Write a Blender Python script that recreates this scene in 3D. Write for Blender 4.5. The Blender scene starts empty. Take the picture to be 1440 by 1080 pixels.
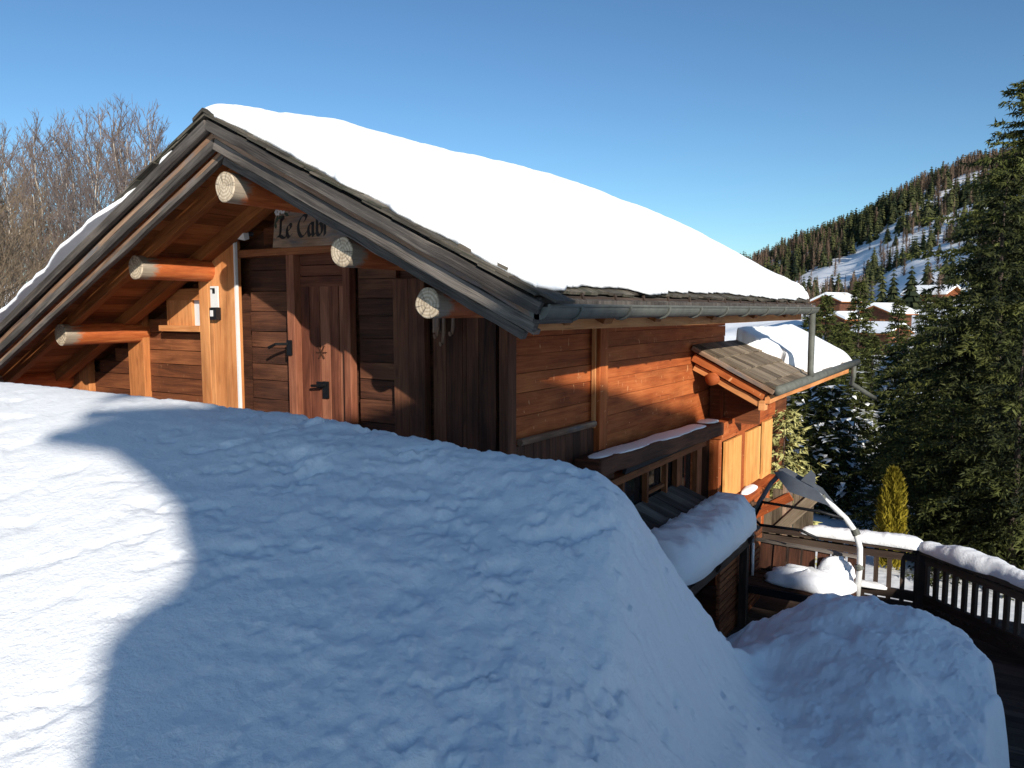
import bpy, math, random
import numpy as np
from mathutils import Vector, Matrix

S = bpy.context.scene
COL = S.collection
rad = math.radians

# ------------------------------------------------------------------ camera, sky, sun, exposure
YAW, PITCH = rad(32.18), rad(5.41)
cam_d = bpy.data.cameras.new('camera')
cam_d.sensor_width = 36.0
cam_d.lens = 1106.5 / 1440 * 36
cam_d.clip_start, cam_d.clip_end = 0.05, 9000
cam = bpy.data.objects.new('camera', cam_d)
COL.objects.link(cam)
cam.location = (0, 0, 0)
cam.rotation_euler = (math.pi / 2 - PITCH, 0, YAW)
S.camera = cam

SUN = Vector((1.29, -1.0, 0.625)).normalized()
SUN_EL = math.asin(SUN.z)
SUN_AZ = math.atan2(SUN.x, SUN.y)          # clockwise from +Y
world = bpy.data.worlds.new('World')
S.world = world
world.use_nodes = True
wn = world.node_tree
bgn = wn.nodes['Background']
sky = wn.nodes.new('ShaderNodeTexSky')
sky.sky_type = 'NISHITA'
sky.sun_disc = False
sky.sun_elevation = SUN_EL
sky.sun_rotation = SUN_AZ
sky.altitude = 1200
sky.air_density = 1.0
sky.dust_density = 1.3
sky.ozone_density = 1.6
sky_gamma = wn.nodes.new('ShaderNodeGamma')          # deeper contrast between zenith and horizon, as the photo's clear winter sky
sky_gamma.inputs[1].default_value = 1.2
wn.links.new(sky.outputs[0], sky_gamma.inputs[0])
sky_tint = wn.nodes.new('ShaderNodeMix')
sky_tint.data_type, sky_tint.blend_type = 'RGBA', 'MULTIPLY'
sky_tint.inputs['Factor'].default_value = 1.0
sky_tint.inputs['B'].default_value = (.64, .83, .90, 1)
wn.links.new(sky_gamma.outputs[0], sky_tint.inputs['A'])
wn.links.new(sky_tint.outputs['Result'], bgn.inputs[0])
bgn.inputs[1].default_value = 0.059
sl = bpy.data.lights.new('sun', 'SUN')
sl.energy = 3.5
sl.angle = rad(0.5)
sl.color = (1.0, 0.93, 0.83)
sun = bpy.data.objects.new('sun', sl)
COL.objects.link(sun)
sun.rotation_euler = SUN.to_track_quat('Z', 'Y').to_euler()
sun.location = SUN * 50
S.view_settings.view_transform = 'Standard'
S.view_settings.look = 'None'
S.view_settings.exposure = 0.80
S.view_settings.gamma = 1.0
S.cycles.max_bounces = 7
S.cycles.diffuse_bounces = 5
S.cycles.transparent_max_bounces = 8

rng = random.Random(7)
nr = np.random.RandomState(11)
F2 = np.array([-math.sin(YAW), math.cos(YAW)])
R2 = np.array([math.cos(YAW), math.sin(YAW)])


def at(px, py, d):
    """world point seen at photo pixel (px, py), d metres in front of the eye"""
    fw = Vector((F2[0] * math.cos(PITCH), F2[1] * math.cos(PITCH), -math.sin(PITCH)))
    r = Vector((R2[0], R2[1], 0))
    v = fw + r * ((px - 720) / 1106.5) + r.cross(fw) * ((540 - py) / 1106.5)
    return v * (d / (v.x * F2[0] + v.y * F2[1]))


def plan(px, d):
    a = (px - 720) / 1106.5
    return F2 * d + R2 * a * d


# ------------------------------------------------------------------ noise
def vnoise(x, y, seed=0):
    xi, yi = np.floor(x).astype(np.int64), np.floor(y).astype(np.int64)
    fx, fy = x - xi, y - yi
    fx, fy = fx * fx * fx * (fx * (fx * 6 - 15) + 10), fy * fy * fy * (fy * (fy * 6 - 15) + 10)

    def h(i, j):
        n = (i * 374761393 + j * 668265263 + seed * 1442695041) & 0xffffffff
        n = ((n ^ (n >> 13)) * 1274126177) & 0xffffffff
        return ((n ^ (n >> 16)) & 0xffff) / 65535.0
    a, b, c, d = h(xi, yi), h(xi + 1, yi), h(xi, yi + 1), h(xi + 1, yi + 1)
    return (a * (1 - fx) + b * fx) * (1 - fy) + (c * (1 - fx) + d * fx) * fy - 0.5


def fbm(x, y, octs, seed=0, gain=0.5):
    x, y = np.asarray(x, float), np.asarray(y, float)
    r, a = np.zeros(np.broadcast(x, y).shape), 1.0
    for k in range(octs):
        r = r + a * vnoise(x * 2 ** k + 17.3 * k, y * 2 ** k - 9.1 * k, seed + k)
        a *= gain
    return r


def sstep(a, b, x):
    t = np.clip((x - a) / (b - a), 0, 1)
    return t * t * (3 - 2 * t)


# ------------------------------------------------------------------ objects
def link(o, parent=None):
    COL.objects.link(o)
    if parent is not None:
        o.parent = parent
    return o


def tag(o, label=None, cat=None, group=None, kind=None):
    if label: o['label'] = label
    if cat: o['category'] = cat
    if group: o['group'] = group
    if kind: o['kind'] = kind
    return o


def thing(name, label, cat, loc=(0, 0, 0), rz=0.0, group=None):
    o = bpy.data.objects.new(name, None)
    o.empty_display_size = 0.2
    link(o)
    o.location = loc
    o.rotation_euler = (0, 0, rz)
    return tag(o, label, cat, group)


def mesh_obj(name, v, f, mat, parent=None, uv=None, tint=None, smooth=False, mats=None, mi=None):
    me = bpy.data.meshes.new(name)
    me.from_pydata([tuple(p) for p in v], [], [tuple(q) for q in f])
    if uv is not None:
        ul = me.uv_layers.new(name='UVMap')
        ul.data.foreach_set('uv', np.asarray(uv, np.float32).ravel())
    if tint is not None:
        at_ = me.attributes.new('tint', 'FLOAT', 'FACE')
        at_.data.foreach_set('value', np.asarray(tint, np.float32))
    for m in (mats or [mat]):
        me.materials.append(m)
    if mi is not None:
        me.polygons.foreach_set('material_index', np.asarray(mi, np.int32))
    if smooth:
        me.polygons.foreach_set('use_smooth', [True] * len(me.polygons))
    me.update()
    return link(bpy.data.objects.new(name, me), parent)


def fast_obj(name, V, T, mat, parent=None, tint=None, smooth=False):
    """triangles from numpy arrays"""
    me = bpy.data.meshes.new(name)
    n = len(T)
    me.vertices.add(len(V))
    me.vertices.foreach_set('co', np.asarray(V, np.float32).ravel())
    me.loops.add(3 * n)
    me.loops.foreach_set('vertex_index', np.asarray(T, np.int32).ravel())
    me.polygons.add(n)
    me.polygons.foreach_set('loop_start', np.arange(n, dtype=np.int32) * 3)
    if tint is not None:
        at_ = me.attributes.new('tint', 'FLOAT', 'FACE')
        at_.data.foreach_set('value', np.asarray(tint, np.float32))
    if smooth:
        me.polygons.foreach_set('use_smooth', [True] * n)
    me.materials.append(mat)
    me.update(calc_edges=True)
    me.validate()
    return link(bpy.data.objects.new(name, me), parent)


class MB:
    """collects boards, logs and plates for ONE mesh; UV is metres, u along the grain"""

    def __init__(self):
        self.v, self.f, self.uv, self.t, self.mi = [], [], [], [], []

    def face(self, idx, uv, t=0.5, mi=0):
        self.f.append(tuple(idx))
        self.uv.extend(uv)
        self.t.append(t)
        self.mi.append(mi)

    def board(self, p0, p1, w, th, up=(0, 0, 1), tint=None, n=1, jit=0.0, w1=None):
        """a board from p0 to p1; w across (towards up), th thick; the axis is its middle"""
        p0, p1, up = Vector(p0), Vector(p1), Vector(up)
        ax = p1 - p0
        L = ax.length
        ax.normalize()
        side = ax.cross(up).normalized()
        upv = side.cross(ax).normalized()
        t = rng.uniform(0, 1) if tint is None else tint
        ou, ov = rng.uniform(0, 40), rng.uniform(0, 40)
        b = len(self.v)
        for k in range(n + 1):
            s = k / n
            ww = w if w1 is None else w + (w1 - w) * s
            c = p0 + ax * (L * s) + upv * rng.uniform(-jit, jit) + side * rng.uniform(-jit, jit) * 0.5
            for (i, j) in ((-1, -1), (1, -1), (1, 1), (-1, 1)):
                self.v.append(c + side * (i * th / 2 + rng.uniform(-jit, jit) * .25) + upv * (j * ww / 2 + rng.uniform(-jit, jit) * .5))
        offs = [0, th, th + w, 2 * th + w, 2 * th + 2 * w]
        for k in range(n):
            a, c = b + 4 * k, b + 4 * (k + 1)
            u0, u1 = ou + L * k / n, ou + L * (k + 1) / n
            for q in range(4):
                r = (q + 1) % 4
                self.face((a + q, a + r, c + r, c + q), ((u0, ov + offs[q]), (u0, ov + offs[q + 1]), (u1, ov + offs[q + 1]), (u1, ov + offs[q])), t)
        e = b + 4 * n
        self.face((b + 3, b + 2, b + 1, b), ((ou, ov), (ou + th, ov), (ou + th, ov + w), (ou, ov + w)), t)
        self.face((e, e + 1, e + 2, e + 3), ((ou, ov), (ou + th, ov), (ou + th, ov + w), (ou, ov + w)), t)

    def box(self, c, s, tint=None):
        """axis-aligned box, grain along its longest side"""
        c, s = Vector(c), Vector(s)
        k = max(range(3), key=lambda i: s[i])
        h = Vector((0, 0, 0)); h[k] = s[k] / 2
        if k == 2:
            self.board(c - h, c + h, s.y, s.x, (0, 1, 0), tint)
        else:
            self.board(c - h, c + h, s.z, s.y if k == 0 else s.x, (0, 0, 1), tint)

    def tube(self, pts, rs, n=10, cap0=True, cap1=True, tint=0.5, rough=0.0, seed=0):
        pts = [Vector(p) for p in pts]
        if not isinstance(rs, (list, tuple)): rs = [rs] * len(pts)
        b = len(self.v)
        prev = None
        u = 0.0
        us = []
        for k, p in enumerate(pts):
            d = (pts[min(k + 1, len(pts) - 1)] - pts[max(k - 1, 0)]).normalized()
            if prev is None:
                x = d.orthogonal().normalized()
            else:
                x = (prev - d * prev.dot(d)).normalized()
            prev = x
            y = d.cross(x)
            if k: u += (p - pts[k - 1]).length
            us.append(u)
            for q in range(n):
                a = 2 * math.pi * q / n
                r = rs[k] * (1 + rough * math.sin(a * 3 + seed) * .6 + rough * math.sin(a * 5 + seed * 2.3 + k) * .4)
                self.v.append(p + x * (math.cos(a) * r) + y * (math.sin(a) * r))
        for k in range(len(pts) - 1):
            for q in range(n):
                r = (q + 1) % n
                c0, c1 = q * 2 * math.pi / n * rs[k], (q + 1) * 2 * math.pi / n * rs[k]
                self.face((b + k * n + q, b + k * n + r, b + (k + 1) * n + r, b + (k + 1) * n + q),
                          ((us[k], c0), (us[k], c1), (us[k + 1], c1), (us[k + 1], c0)), tint)
        if cap0: self.face([b + q for q in range(n)][::-1], [(0, 0)] * n, tint)
        if cap1: self.face([b + (len(pts) - 1) * n + q for q in range(n)], [(0, 0)] * n, tint)

    def prism(self, poly, o, ux, uy, nrm, depth, tint=None):
        """flat outline poly (x, y) in the plane (ux, uy) at o, depth along nrm"""
        o, ux, uy, nrm = Vector(o), Vector(ux), Vector(uy), Vector(nrm)
        t = rng.uniform(0, 1) if tint is None else tint
        b, n = len(self.v), len(poly)
        for dd in (0, depth):
            for (x, y) in poly:
                self.v.append(o + ux * x + uy * y + nrm * dd)
        uv = [(x, y) for x, y in poly]
        self.face(list(range(b, b + n))[::-1], uv[::-1], t)
        self.face(range(b + n, b + 2 * n), uv, t)
        for q in range(n):
            r = (q + 1) % n
            l = math.dist(poly[q], poly[r])
            self.face((b + q, b + r, b + n + r, b + n + q), ((0, 0), (l, 0), (l, depth), (0, depth)), t)

    def build(self, name, mat, parent=None, smooth=False, bevel=0.0):
        o = mesh_obj(name, self.v, self.f, mat, parent, self.uv, self.t, smooth)
        if bevel:
            m = o.modifiers.new('edge', 'BEVEL')
            m.width, m.segments, m.limit_method, m.angle_limit = bevel, 2, 'ANGLE', rad(40)
        return o


# ------------------------------------------------------------------ materials
def new_mat(name):
    m = bpy.data.materials.new(name)
    m.use_nodes = True
    nt = m.node_tree
    return m, nt, nt.nodes['Principled BSDF']


def nd(nt, typ, **kw):
    n = nt.nodes.new(typ)
    for k, v in kw.items():
        setattr(n, k, v)
    return n


def ramp(nt, fac, stops):
    r = nd(nt, 'ShaderNodeValToRGB')
    e = r.color_ramp.elements
    while len(e) < len(stops): e.new(0.5)
    for k, (p, c) in enumerate(stops):
        e[k].position = p
        e[k].color = (*c, 1) if len(c) == 3 else c
    nt.links.new(fac, r.inputs[0])
    return r.outputs[0]


def noise(nt, vec, scale, detail=5, rough=0.6, dist=0.0):
    n = nd(nt, 'ShaderNodeTexNoise')
    n.inputs['Scale'].default_value = scale
    n.inputs['Detail'].default_value = detail
    n.inputs['Roughness'].default_value = rough
    n.inputs['Distortion'].default_value = dist
    nt.links.new(vec, n.inputs['Vector'])
    return n.outputs['Fac']


def mapping(nt, vec, scale):
    m = nd(nt, 'ShaderNodeMapping')
    m.inputs['Scale'].default_value = scale
    nt.links.new(vec, m.inputs['Vector'])
    return m.outputs[0]


def mix(nt, fac, a, b, mode='MIX'):
    m = nd(nt, 'ShaderNodeMix', data_type='RGBA', blend_type=mode)
    for s, v in ((m.inputs['Factor'], fac), (m.inputs['A'], a), (m.inputs['B'], b)):
        if isinstance(v, (int, float)): s.default_value = v
        elif isinstance(v, tuple): s.default_value = (*v, 1)
        else: nt.links.new(v, s)
    return m.outputs['Result']


def mth(nt, op, a, b=0.0, c=None):
    m = nd(nt, 'ShaderNodeMath', operation=op)
    for s, v in zip(m.inputs, (a, b, c)):
        if v is None: continue
        if isinstance(v, (int, float)): s.default_value = v
        else: nt.links.new(v, s)
    return m.outputs[0]


def wood(name, dark, mid, light, grain=1.0, knots=0.25, rough=0.75, bump=0.35, flecks=0.0, fleck_col=(.6, .4, .25), grey=None, greyamt=0.0):
    m, nt, bs = new_mat(name)
    uv = nd(nt, 'ShaderNodeUVMap').outputs[0]
    ti = nd(nt, 'ShaderNodeAttribute', attribute_name='tint').outputs['Fac']
    n1 = noise(nt, mapping(nt, uv, (0.9, 11 * grain, 1)), 1.6, 8, 0.62, 0.9)
    n2 = noise(nt, mapping(nt, uv, (2.2, 85 * grain, 1)), 1.3, 4, 0.6, 0.3)
    n3 = noise(nt, uv, 1.7, 3, 0.5)
    g = mth(nt, 'MULTIPLY_ADD', n2, 0.45, mth(nt, 'MULTIPLY', n1, 0.75))
    g = mth(nt, 'ADD', g, mth(nt, 'MULTIPLY_ADD', ti, 0.34, -0.27))
    g = mth(nt, 'ADD', g, mth(nt, 'MULTIPLY_ADD', n3, 0.5, -0.25))
    col = ramp(nt, g, [(0.18, dark), (0.46, mid), (0.80, light)])
    if grey is not None:
        n4 = noise(nt, mapping(nt, uv, (1.1, 5, 1)), 1.9, 6, 0.6, 0.5)
        f = ramp(nt, mth(nt, 'ADD', n4, mth(nt, 'MULTIPLY_ADD', ti, .25, -.12)), [(max(0, 0.52 - greyamt), (0, 0, 0)), (0.66 - greyamt * .6, (1, 1, 1))])
        col = mix(nt, f, col, grey)
    st = ramp(nt, noise(nt, mapping(nt, uv, (.7, 2.6, 1)), 1.4, 5, .65, .6), [(.30, (.42, .38, .36)), (.55, (1, 1, 1))])
    col = mix(nt, .75, col, st, 'MULTIPLY')
    ck = ramp(nt, noise(nt, mapping(nt, uv, (1.3, 48, 1)), 1.2, 3, .5, .3), [(.27, (1, 1, 1)), (.34, (0, 0, 0))])
    col = mix(nt, mth(nt, 'MULTIPLY', ck, .7), col, tuple(x * .4 for x in dark))
    if knots:
        vo = nd(nt, 'ShaderNodeTexVoronoi')
        vo.inputs['Scale'].default_value = 1.0
        nt.links.new(mapping(nt, uv, (2.3, 6.5, 1)), vo.inputs['Vector'])
        kf = ramp(nt, vo.outputs['Distance'], [(0.05, (1, 1, 1)), (0.15, (0, 0, 0))])
        col = mix(nt, mth(nt, 'MULTIPLY', kf, knots), col, dark)
    if flecks:
        nf = noise(nt, mapping(nt, uv, (30, 11, 1)), 1.0, 2, 0.5, .8)
        ff = ramp(nt, nf, [(0.685, (0, 0, 0)), (0.74, (1, 1, 1))])
        col = mix(nt, mth(nt, 'MULTIPLY', ff, flecks), col, fleck_col)
    nt.links.new(col, bs.inputs['Base Color'])
    bs.inputs['Roughness'].default_value = rough
    bs.inputs['Specular IOR Level'].default_value = 0.25
    bp = nd(nt, 'ShaderNodeBump')
    bp.inputs['Strength'].default_value = bump
    bp.inputs['Distance'].default_value = 0.01
    nt.links.new(g, bp.inputs['Height'])
    nt.links.new(bp.outputs[0], bs.inputs['Normal'])
    return m


def plain(name, col, rough=0.5, metal=0.0, var=0.15, scale=6.0, spec=0.4):
    m, nt, bs = new_mat(name)
    oc = nd(nt, 'ShaderNodeTexCoord').outputs['Object']
    n = noise(nt, oc, scale, 6, 0.65, .3)
    c = ramp(nt, n, [(0.25, tuple(x * (1 - var) for x in col)), (0.75, tuple(min(1, x * (1 + var)) for x in col))])
    nt.links.new(c, bs.inputs['Base Color'])
    bs.inputs['Roughness'].default_value = rough
    bs.inputs['Metallic'].default_value = metal
    bs.inputs['Specular IOR Level'].default_value = spec
    bp = nd(nt, 'ShaderNodeBump')
    bp.inputs['Strength'].default_value = 0.15
    bp.inputs['Distance'].default_value = 0.004
    nt.links.new(n, bp.inputs['Height'])
    nt.links.new(bp.outputs[0], bs.inputs['Normal'])
    return m


def snow_mat(name, col=(.90, .915, .935), s1=6.0, s2=48.0, b1=0.35, b2=0.30, dist=0.025):
    m, nt, bs = new_mat(name)
    oc = nd(nt, 'ShaderNodeTexCoord').outputs['Object']
    n1 = noise(nt, oc, s1, 6, 0.6, .6)
    n2 = noise(nt, oc, s2, 5, 0.7, .2)
    c = ramp(nt, n2, [(0.2, tuple(x * .96 for x in col)), (0.7, col)])
    nt.links.new(c, bs.inputs['Base Color'])
    bs.inputs['Roughness'].default_value = 0.65
    bs.inputs['Specular IOR Level'].default_value = 0.15
    h = mth(nt, 'MULTIPLY_ADD', n2, b2, mth(nt, 'MULTIPLY', n1, b1))
    bp = nd(nt, 'ShaderNodeBump')
    bp.inputs['Strength'].default_value = 0.8
    bp.inputs['Distance'].default_value = dist
    nt.links.new(h, bp.inputs['Height'])
    nt.links.new(bp.outputs[0], bs.inputs['Normal'])
    return m


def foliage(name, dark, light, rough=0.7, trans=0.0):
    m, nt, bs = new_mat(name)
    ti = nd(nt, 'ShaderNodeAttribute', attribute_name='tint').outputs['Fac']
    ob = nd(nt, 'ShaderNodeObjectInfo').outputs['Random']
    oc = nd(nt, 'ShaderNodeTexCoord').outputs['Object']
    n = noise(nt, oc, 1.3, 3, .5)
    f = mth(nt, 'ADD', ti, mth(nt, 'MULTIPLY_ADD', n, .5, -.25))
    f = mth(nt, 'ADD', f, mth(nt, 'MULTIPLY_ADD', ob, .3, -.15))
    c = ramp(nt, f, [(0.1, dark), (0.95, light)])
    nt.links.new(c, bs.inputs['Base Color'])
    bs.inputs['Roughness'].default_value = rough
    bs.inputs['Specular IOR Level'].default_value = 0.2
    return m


SNOW = snow_mat('snow')
SNOW_ROOF = snow_mat('roof_snow', s1=2.0, s2=18, b1=.5, b2=.25, dist=.02)
SNOW_FAR = snow_mat('far_snow', s1=.05, s2=.4, b1=.6, b2=.3, dist=.5)
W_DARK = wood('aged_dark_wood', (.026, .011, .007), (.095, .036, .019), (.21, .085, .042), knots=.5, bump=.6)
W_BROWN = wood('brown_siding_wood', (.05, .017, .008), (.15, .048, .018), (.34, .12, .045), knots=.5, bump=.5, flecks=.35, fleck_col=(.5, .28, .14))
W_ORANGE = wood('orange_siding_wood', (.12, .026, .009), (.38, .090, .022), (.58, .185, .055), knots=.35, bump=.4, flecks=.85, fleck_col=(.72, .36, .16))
W_PINE = wood('light_pine_wood', (.24, .078, .024), (.53, .20, .064), (.72, .335, .13), grain=.8, knots=.5, bump=.25)
W_PINE2 = wood('pine_shutter_wood', (.42, .16, .04), (.72, .32, .09), (.84, .45, .15), grain=.8, knots=.45, bump=.2)
W_DOOR = wood('reddish_door_wood', (.06, .018, .010), (.18, .058, .030), (.36, .145, .078), knots=.4, bump=.4)
W_SOFFIT = wood('soffit_wood', (.10, .032, .010), (.26, .085, .022), (.42, .16, .05), knots=.5, bump=.3)
W_GREY = wood('weathered_grey_wood', (.018, .015, .013), (.078, .068, .060), (.25, .215, .185), grain=1.3, knots=.35, bump=.9)
W_GREYB = wood('weathered_brown_wood', (.09, .045, .026), (.25, .15, .095), (.50, .36, .25), grain=1.1, knots=.4, bump=.6, grey=(.15, .14, .14), greyamt=.02)
W_SHINGLE = wood('roof_shingle_wood', (.025, .022, .018), (.085, .074, .058), (.20, .17, .135), grain=.8, knots=.1, bump=.7, grey=(.05, .05, .034), greyamt=.0)
W_SHINGLE2 = wood('wing_shingle_wood', (.06, .045, .03), (.175, .135, .092), (.36, .29, .21), grain=.8, knots=.1, bump=.6)
W_TERR = wood('terrace_wood', (.018, .012, .009), (.05, .033, .025), (.11, .078, .058), knots=.3, bump=.4)
GUTTER = plain('patina_metal', (.105, .108, .092), .6, .0, .35, 9, .3)
IRON = plain('dark_iron', (.02, .02, .022), .5, .7, .3, 30)
BLIND = plain('dark_blind_fabric', (.03, .03, .034), .8, 0, .2, 12)
WHITE_P = plain('white_paint', (.72, .72, .70), .4, 0, .06, 20)
GREY_P = plain('grey_steel_and_hoop_shade', (.13, .145, .17), .4, .3, .15, 15)
BLACK_P = plain('black_plastic', (.012, .012, .013), .45, 0, .2, 20)
CURTAIN = plain('pale_curtain', (.62, .64, .66), .8, 0, .05, 5)
DARKGLASS, _nt, _b = new_mat('window_glass')
_b.inputs['Base Color'].default_value = (.012, .014, .016, 1)
_b.inputs['Roughness'].default_value = .06
_b.inputs['Specular IOR Level'].default_value = .7
PLASTER = plain('pale_plaster', (.5, .47, .42), .85, 0, .12, 3)


def log_mat():
    m, nt, bs = new_mat('purlin_log_wood')
    uv = nd(nt, 'ShaderNodeUVMap').outputs[0]
    n1 = noise(nt, mapping(nt, uv, (1.2, 9, 1)), 2.2, 8, .62, .8)
    c = ramp(nt, n1, [(.25, (.22, .045, .012)), (.5, (.48, .12, .03)), (.78, (.68, .25, .08))])
    sx = nd(nt, 'ShaderNodeSeparateXYZ')
    nt.links.new(uv, sx.inputs[0])
    n2 = noise(nt, mapping(nt, uv, (2.5, 6, 1)), 2.0, 5, .6, .5)
    f = mth(nt, 'SUBTRACT', mth(nt, 'MULTIPLY_ADD', n2, .42, -.09), sx.outputs[0])
    f = ramp(nt, f, [(.44, (0, 0, 0)), (.56, (1, 1, 1))]) if False else ramp(nt, mth(nt, 'ADD', f, .5), [(.46, (0, 0, 0)), (.53, (1, 1, 1))])
    g = ramp(nt, n1, [(.3, (.17, .135, .10)), (.7, (.46, .385, .295))])
    c = mix(nt, f, c, g)
    nt.links.new(c, bs.inputs['Base Color'])
    bs.inputs['Roughness'].default_value = .6
    bp = nd(nt, 'ShaderNodeBump')
    bp.inputs['Strength'].default_value = .5
    bp.inputs['Distance'].default_value = .01
    nt.links.new(n1, bp.inputs['Height'])
    nt.links.new(bp.outputs[0], bs.inputs['Normal'])
    return m


def end_mat():
    m, nt, bs = new_mat('cut_log_end')
    uv = nd(nt, 'ShaderNodeUVMap').outputs[0]
    ln = nd(nt, 'ShaderNodeVectorMath', operation='LENGTH')
    nt.links.new(uv, ln.inputs[0])
    n0 = noise(nt, uv, 18, 4, .6)
    r = mth(nt, 'ADD', mth(nt, 'MULTIPLY', ln.outputs['Value'], 300), mth(nt, 'MULTIPLY', n0, 9))
    rings = mth(nt, 'MULTIPLY_ADD', mth(nt, 'SINE', r), .5, .5)
    sx = nd(nt, 'ShaderNodeSeparateXYZ')
    nt.links.new(uv, sx.inputs[0])
    ang = mth(nt, 'ARCTAN2', sx.outputs[1], sx.outputs[0])
    cv = nd(nt, 'ShaderNodeCombineXYZ')
    nt.links.new(mth(nt, 'MULTIPLY', ang, 2.2), cv.inputs[0])
    nt.links.new(mth(nt, 'MULTIPLY', ln.outputs['Value'], 1.6), cv.inputs[1])
    cr = ramp(nt, noise(nt, cv.outputs[0], 2.4, 4, .65), [(.38, (1, 1, 1)), (.47, (0, 0, 0))])
    c = ramp(nt, rings, [(0, (.38, .30, .205)), (1, (.60, .50, .37))])
    blot = ramp(nt, noise(nt, uv, 13, 5, .6), [(.34, (.58, .54, .50)), (.58, (1, 1, 1))])
    c = mix(nt, .8, c, blot, 'MULTIPLY')
    c = mix(nt, mth(nt, 'MULTIPLY', cr, .85), c, (.06, .05, .045))
    nt.links.new(c, bs.inputs['Base Color'])
    bs.inputs['Roughness'].default_value = .85
    return m


LOG, LOGEND = log_mat(), end_mat()

# ------------------------------------------------------------------ ground, valley and hillside
_yc_px = [-400, 200, 700, 900, 1060, 1110, 1200, 1280, 1350, 1440, 1600, 1900, 2400]
_yc_y = [418, 420, 428, 415, 376, 356, 322, 276, 250, 226, 190, 150, 120]


def terrain(x, y):
    x, y = np.asarray(x, float), np.asarray(y, float)
    d = x * F2[0] + y * F2[1]
    xr = x * R2[0] + y * R2[1]
    r = np.hypot(x, y)
    ang = np.arctan2(xr, d)
    ca = np.maximum(np.cos(ang), .35)
    px = 720 + 1106.5 * np.tan(np.clip(ang, -1.0, 1.0))
    yc = np.interp(px, _yc_px, _yc_y)
    near = -1.75 - 1.75 * sstep(.2, 2.0, xr + .6 * np.minimum(d, 6) - 1.2)
    dd = lambda q: q * ca

    def zof(yy, q): return (435 - yy) / 1106.5 * dd(q)
    zs = [near * 0 - 3.5, near * 0 - 4.1, near * 0 - 5.4, near * 0 - 7.0, near * 0 - 8.0,
          zof(np.minimum(432, yc + 118), 300), zof(np.minimum(420, yc + 84), 430), zof(np.minimum(412, yc + 44), 560), zof(yc, 700), zof(yc + 3, 900), zof(yc + 30, 3500)]
    rs = [7, 15, 40, 80, 150, 300, 430, 560, 700, 900, 3500]
    lr = np.log(np.maximum(r, 7))
    far = zs[0] * 1.0
    for k in range(len(rs) - 1):
        t = np.clip((lr - math.log(rs[k])) / (math.log(rs[k + 1]) - math.log(rs[k])), 0, 1)
        t = t * t * (3 - 2 * t) * .4 + t * .6
        far = np.where(lr >= math.log(rs[k]), zs[k] * (1 - t) + zs[k + 1] * t, far)
    # left and behind: gentle slope
    zl = -1.75 + .03 * np.maximum(r - 15, 0) * np.exp(-r / 900)
    wr = sstep(-.12, .12, ang) * (1 - sstep(1.3, 1.9, ang))
    far = far * wr + zl * (1 - wr)
    w = sstep(6, 12, r)
    z = near * (1 - w) + far * w
    bump = fbm(x / 38, y / 38, 4, 5) * np.clip((r - 25) / 120, 0, 1) * 5 + fbm(x / 4, y / 4, 3, 9) * .12 * np.clip((r - 7) / 8, 0, 1)
    return z + bump


def build_ground():
    az = np.concatenate([np.linspace(-1.0, 1.0, 340, endpoint=False), np.linspace(1.0, 2 * math.pi - 1.0, 110, endpoint=False)])
    rr = np.concatenate([np.linspace(.4, 6, 20, endpoint=False), np.geomspace(6, 3500, 190)])
    na, nrr = len(az), len(rr)
    A, Rr = np.meshgrid(az, rr)
    X = np.cos(A) * Rr * F2[0] + np.sin(A) * Rr * R2[0]
    Y = np.cos(A) * Rr * F2[1] + np.sin(A) * Rr * R2[1]
    Z = terrain(X, Y)
    V = np.stack([X, Y, Z], -1).reshape(-1, 3)
    V = np.vstack([V, [[0, 0, float(terrain(0, 0))]]])
    i = np.arange(nrr - 1)[:, None] * na
    j = np.arange(na)[None]
    jn = (j + 1) % na
    a, b, c, d_ = i + j, i + jn, i + na + jn, i + na + j
    T = np.concatenate([np.stack([a, d_, c], -1).reshape(-1, 3), np.stack([a, c, b], -1).reshape(-1, 3)])
    cen = np.stack([np.full(na, len(V) - 1), np.arange(na), (np.arange(na) + 1) % na], -1)
    T = np.vstack([T, cen])[:, ::-1]
    tag(fast_obj('ground', V, T, SNOW_FAR, smooth=True), kind='structure')


build_ground()

# crest of the snow bank: (across/forward, forward distance, height)
CREST = [(-1.918, 5.6, -.327), (-.924, 5.2, -.398), (-.653, 4.9, -.446), (-.545, 4.6, -.469), (-.355, 4.3, -.525), (-.219, 4.0, -.555), (-.091, 3.75, -.617),
         (.037, 3.5, -.64), (.119, 3.4, -.682), (.154, 3.35, -.781), (.194, 3.5, -1.074), (.262, 4.0, -1.61), (.32, 4.8, -2.305), (.38, 5.0, -2.60), (.519, 5.0, -2.95), (.8, 5.0, -3.3)]
DECK_Z = -2.98


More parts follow.
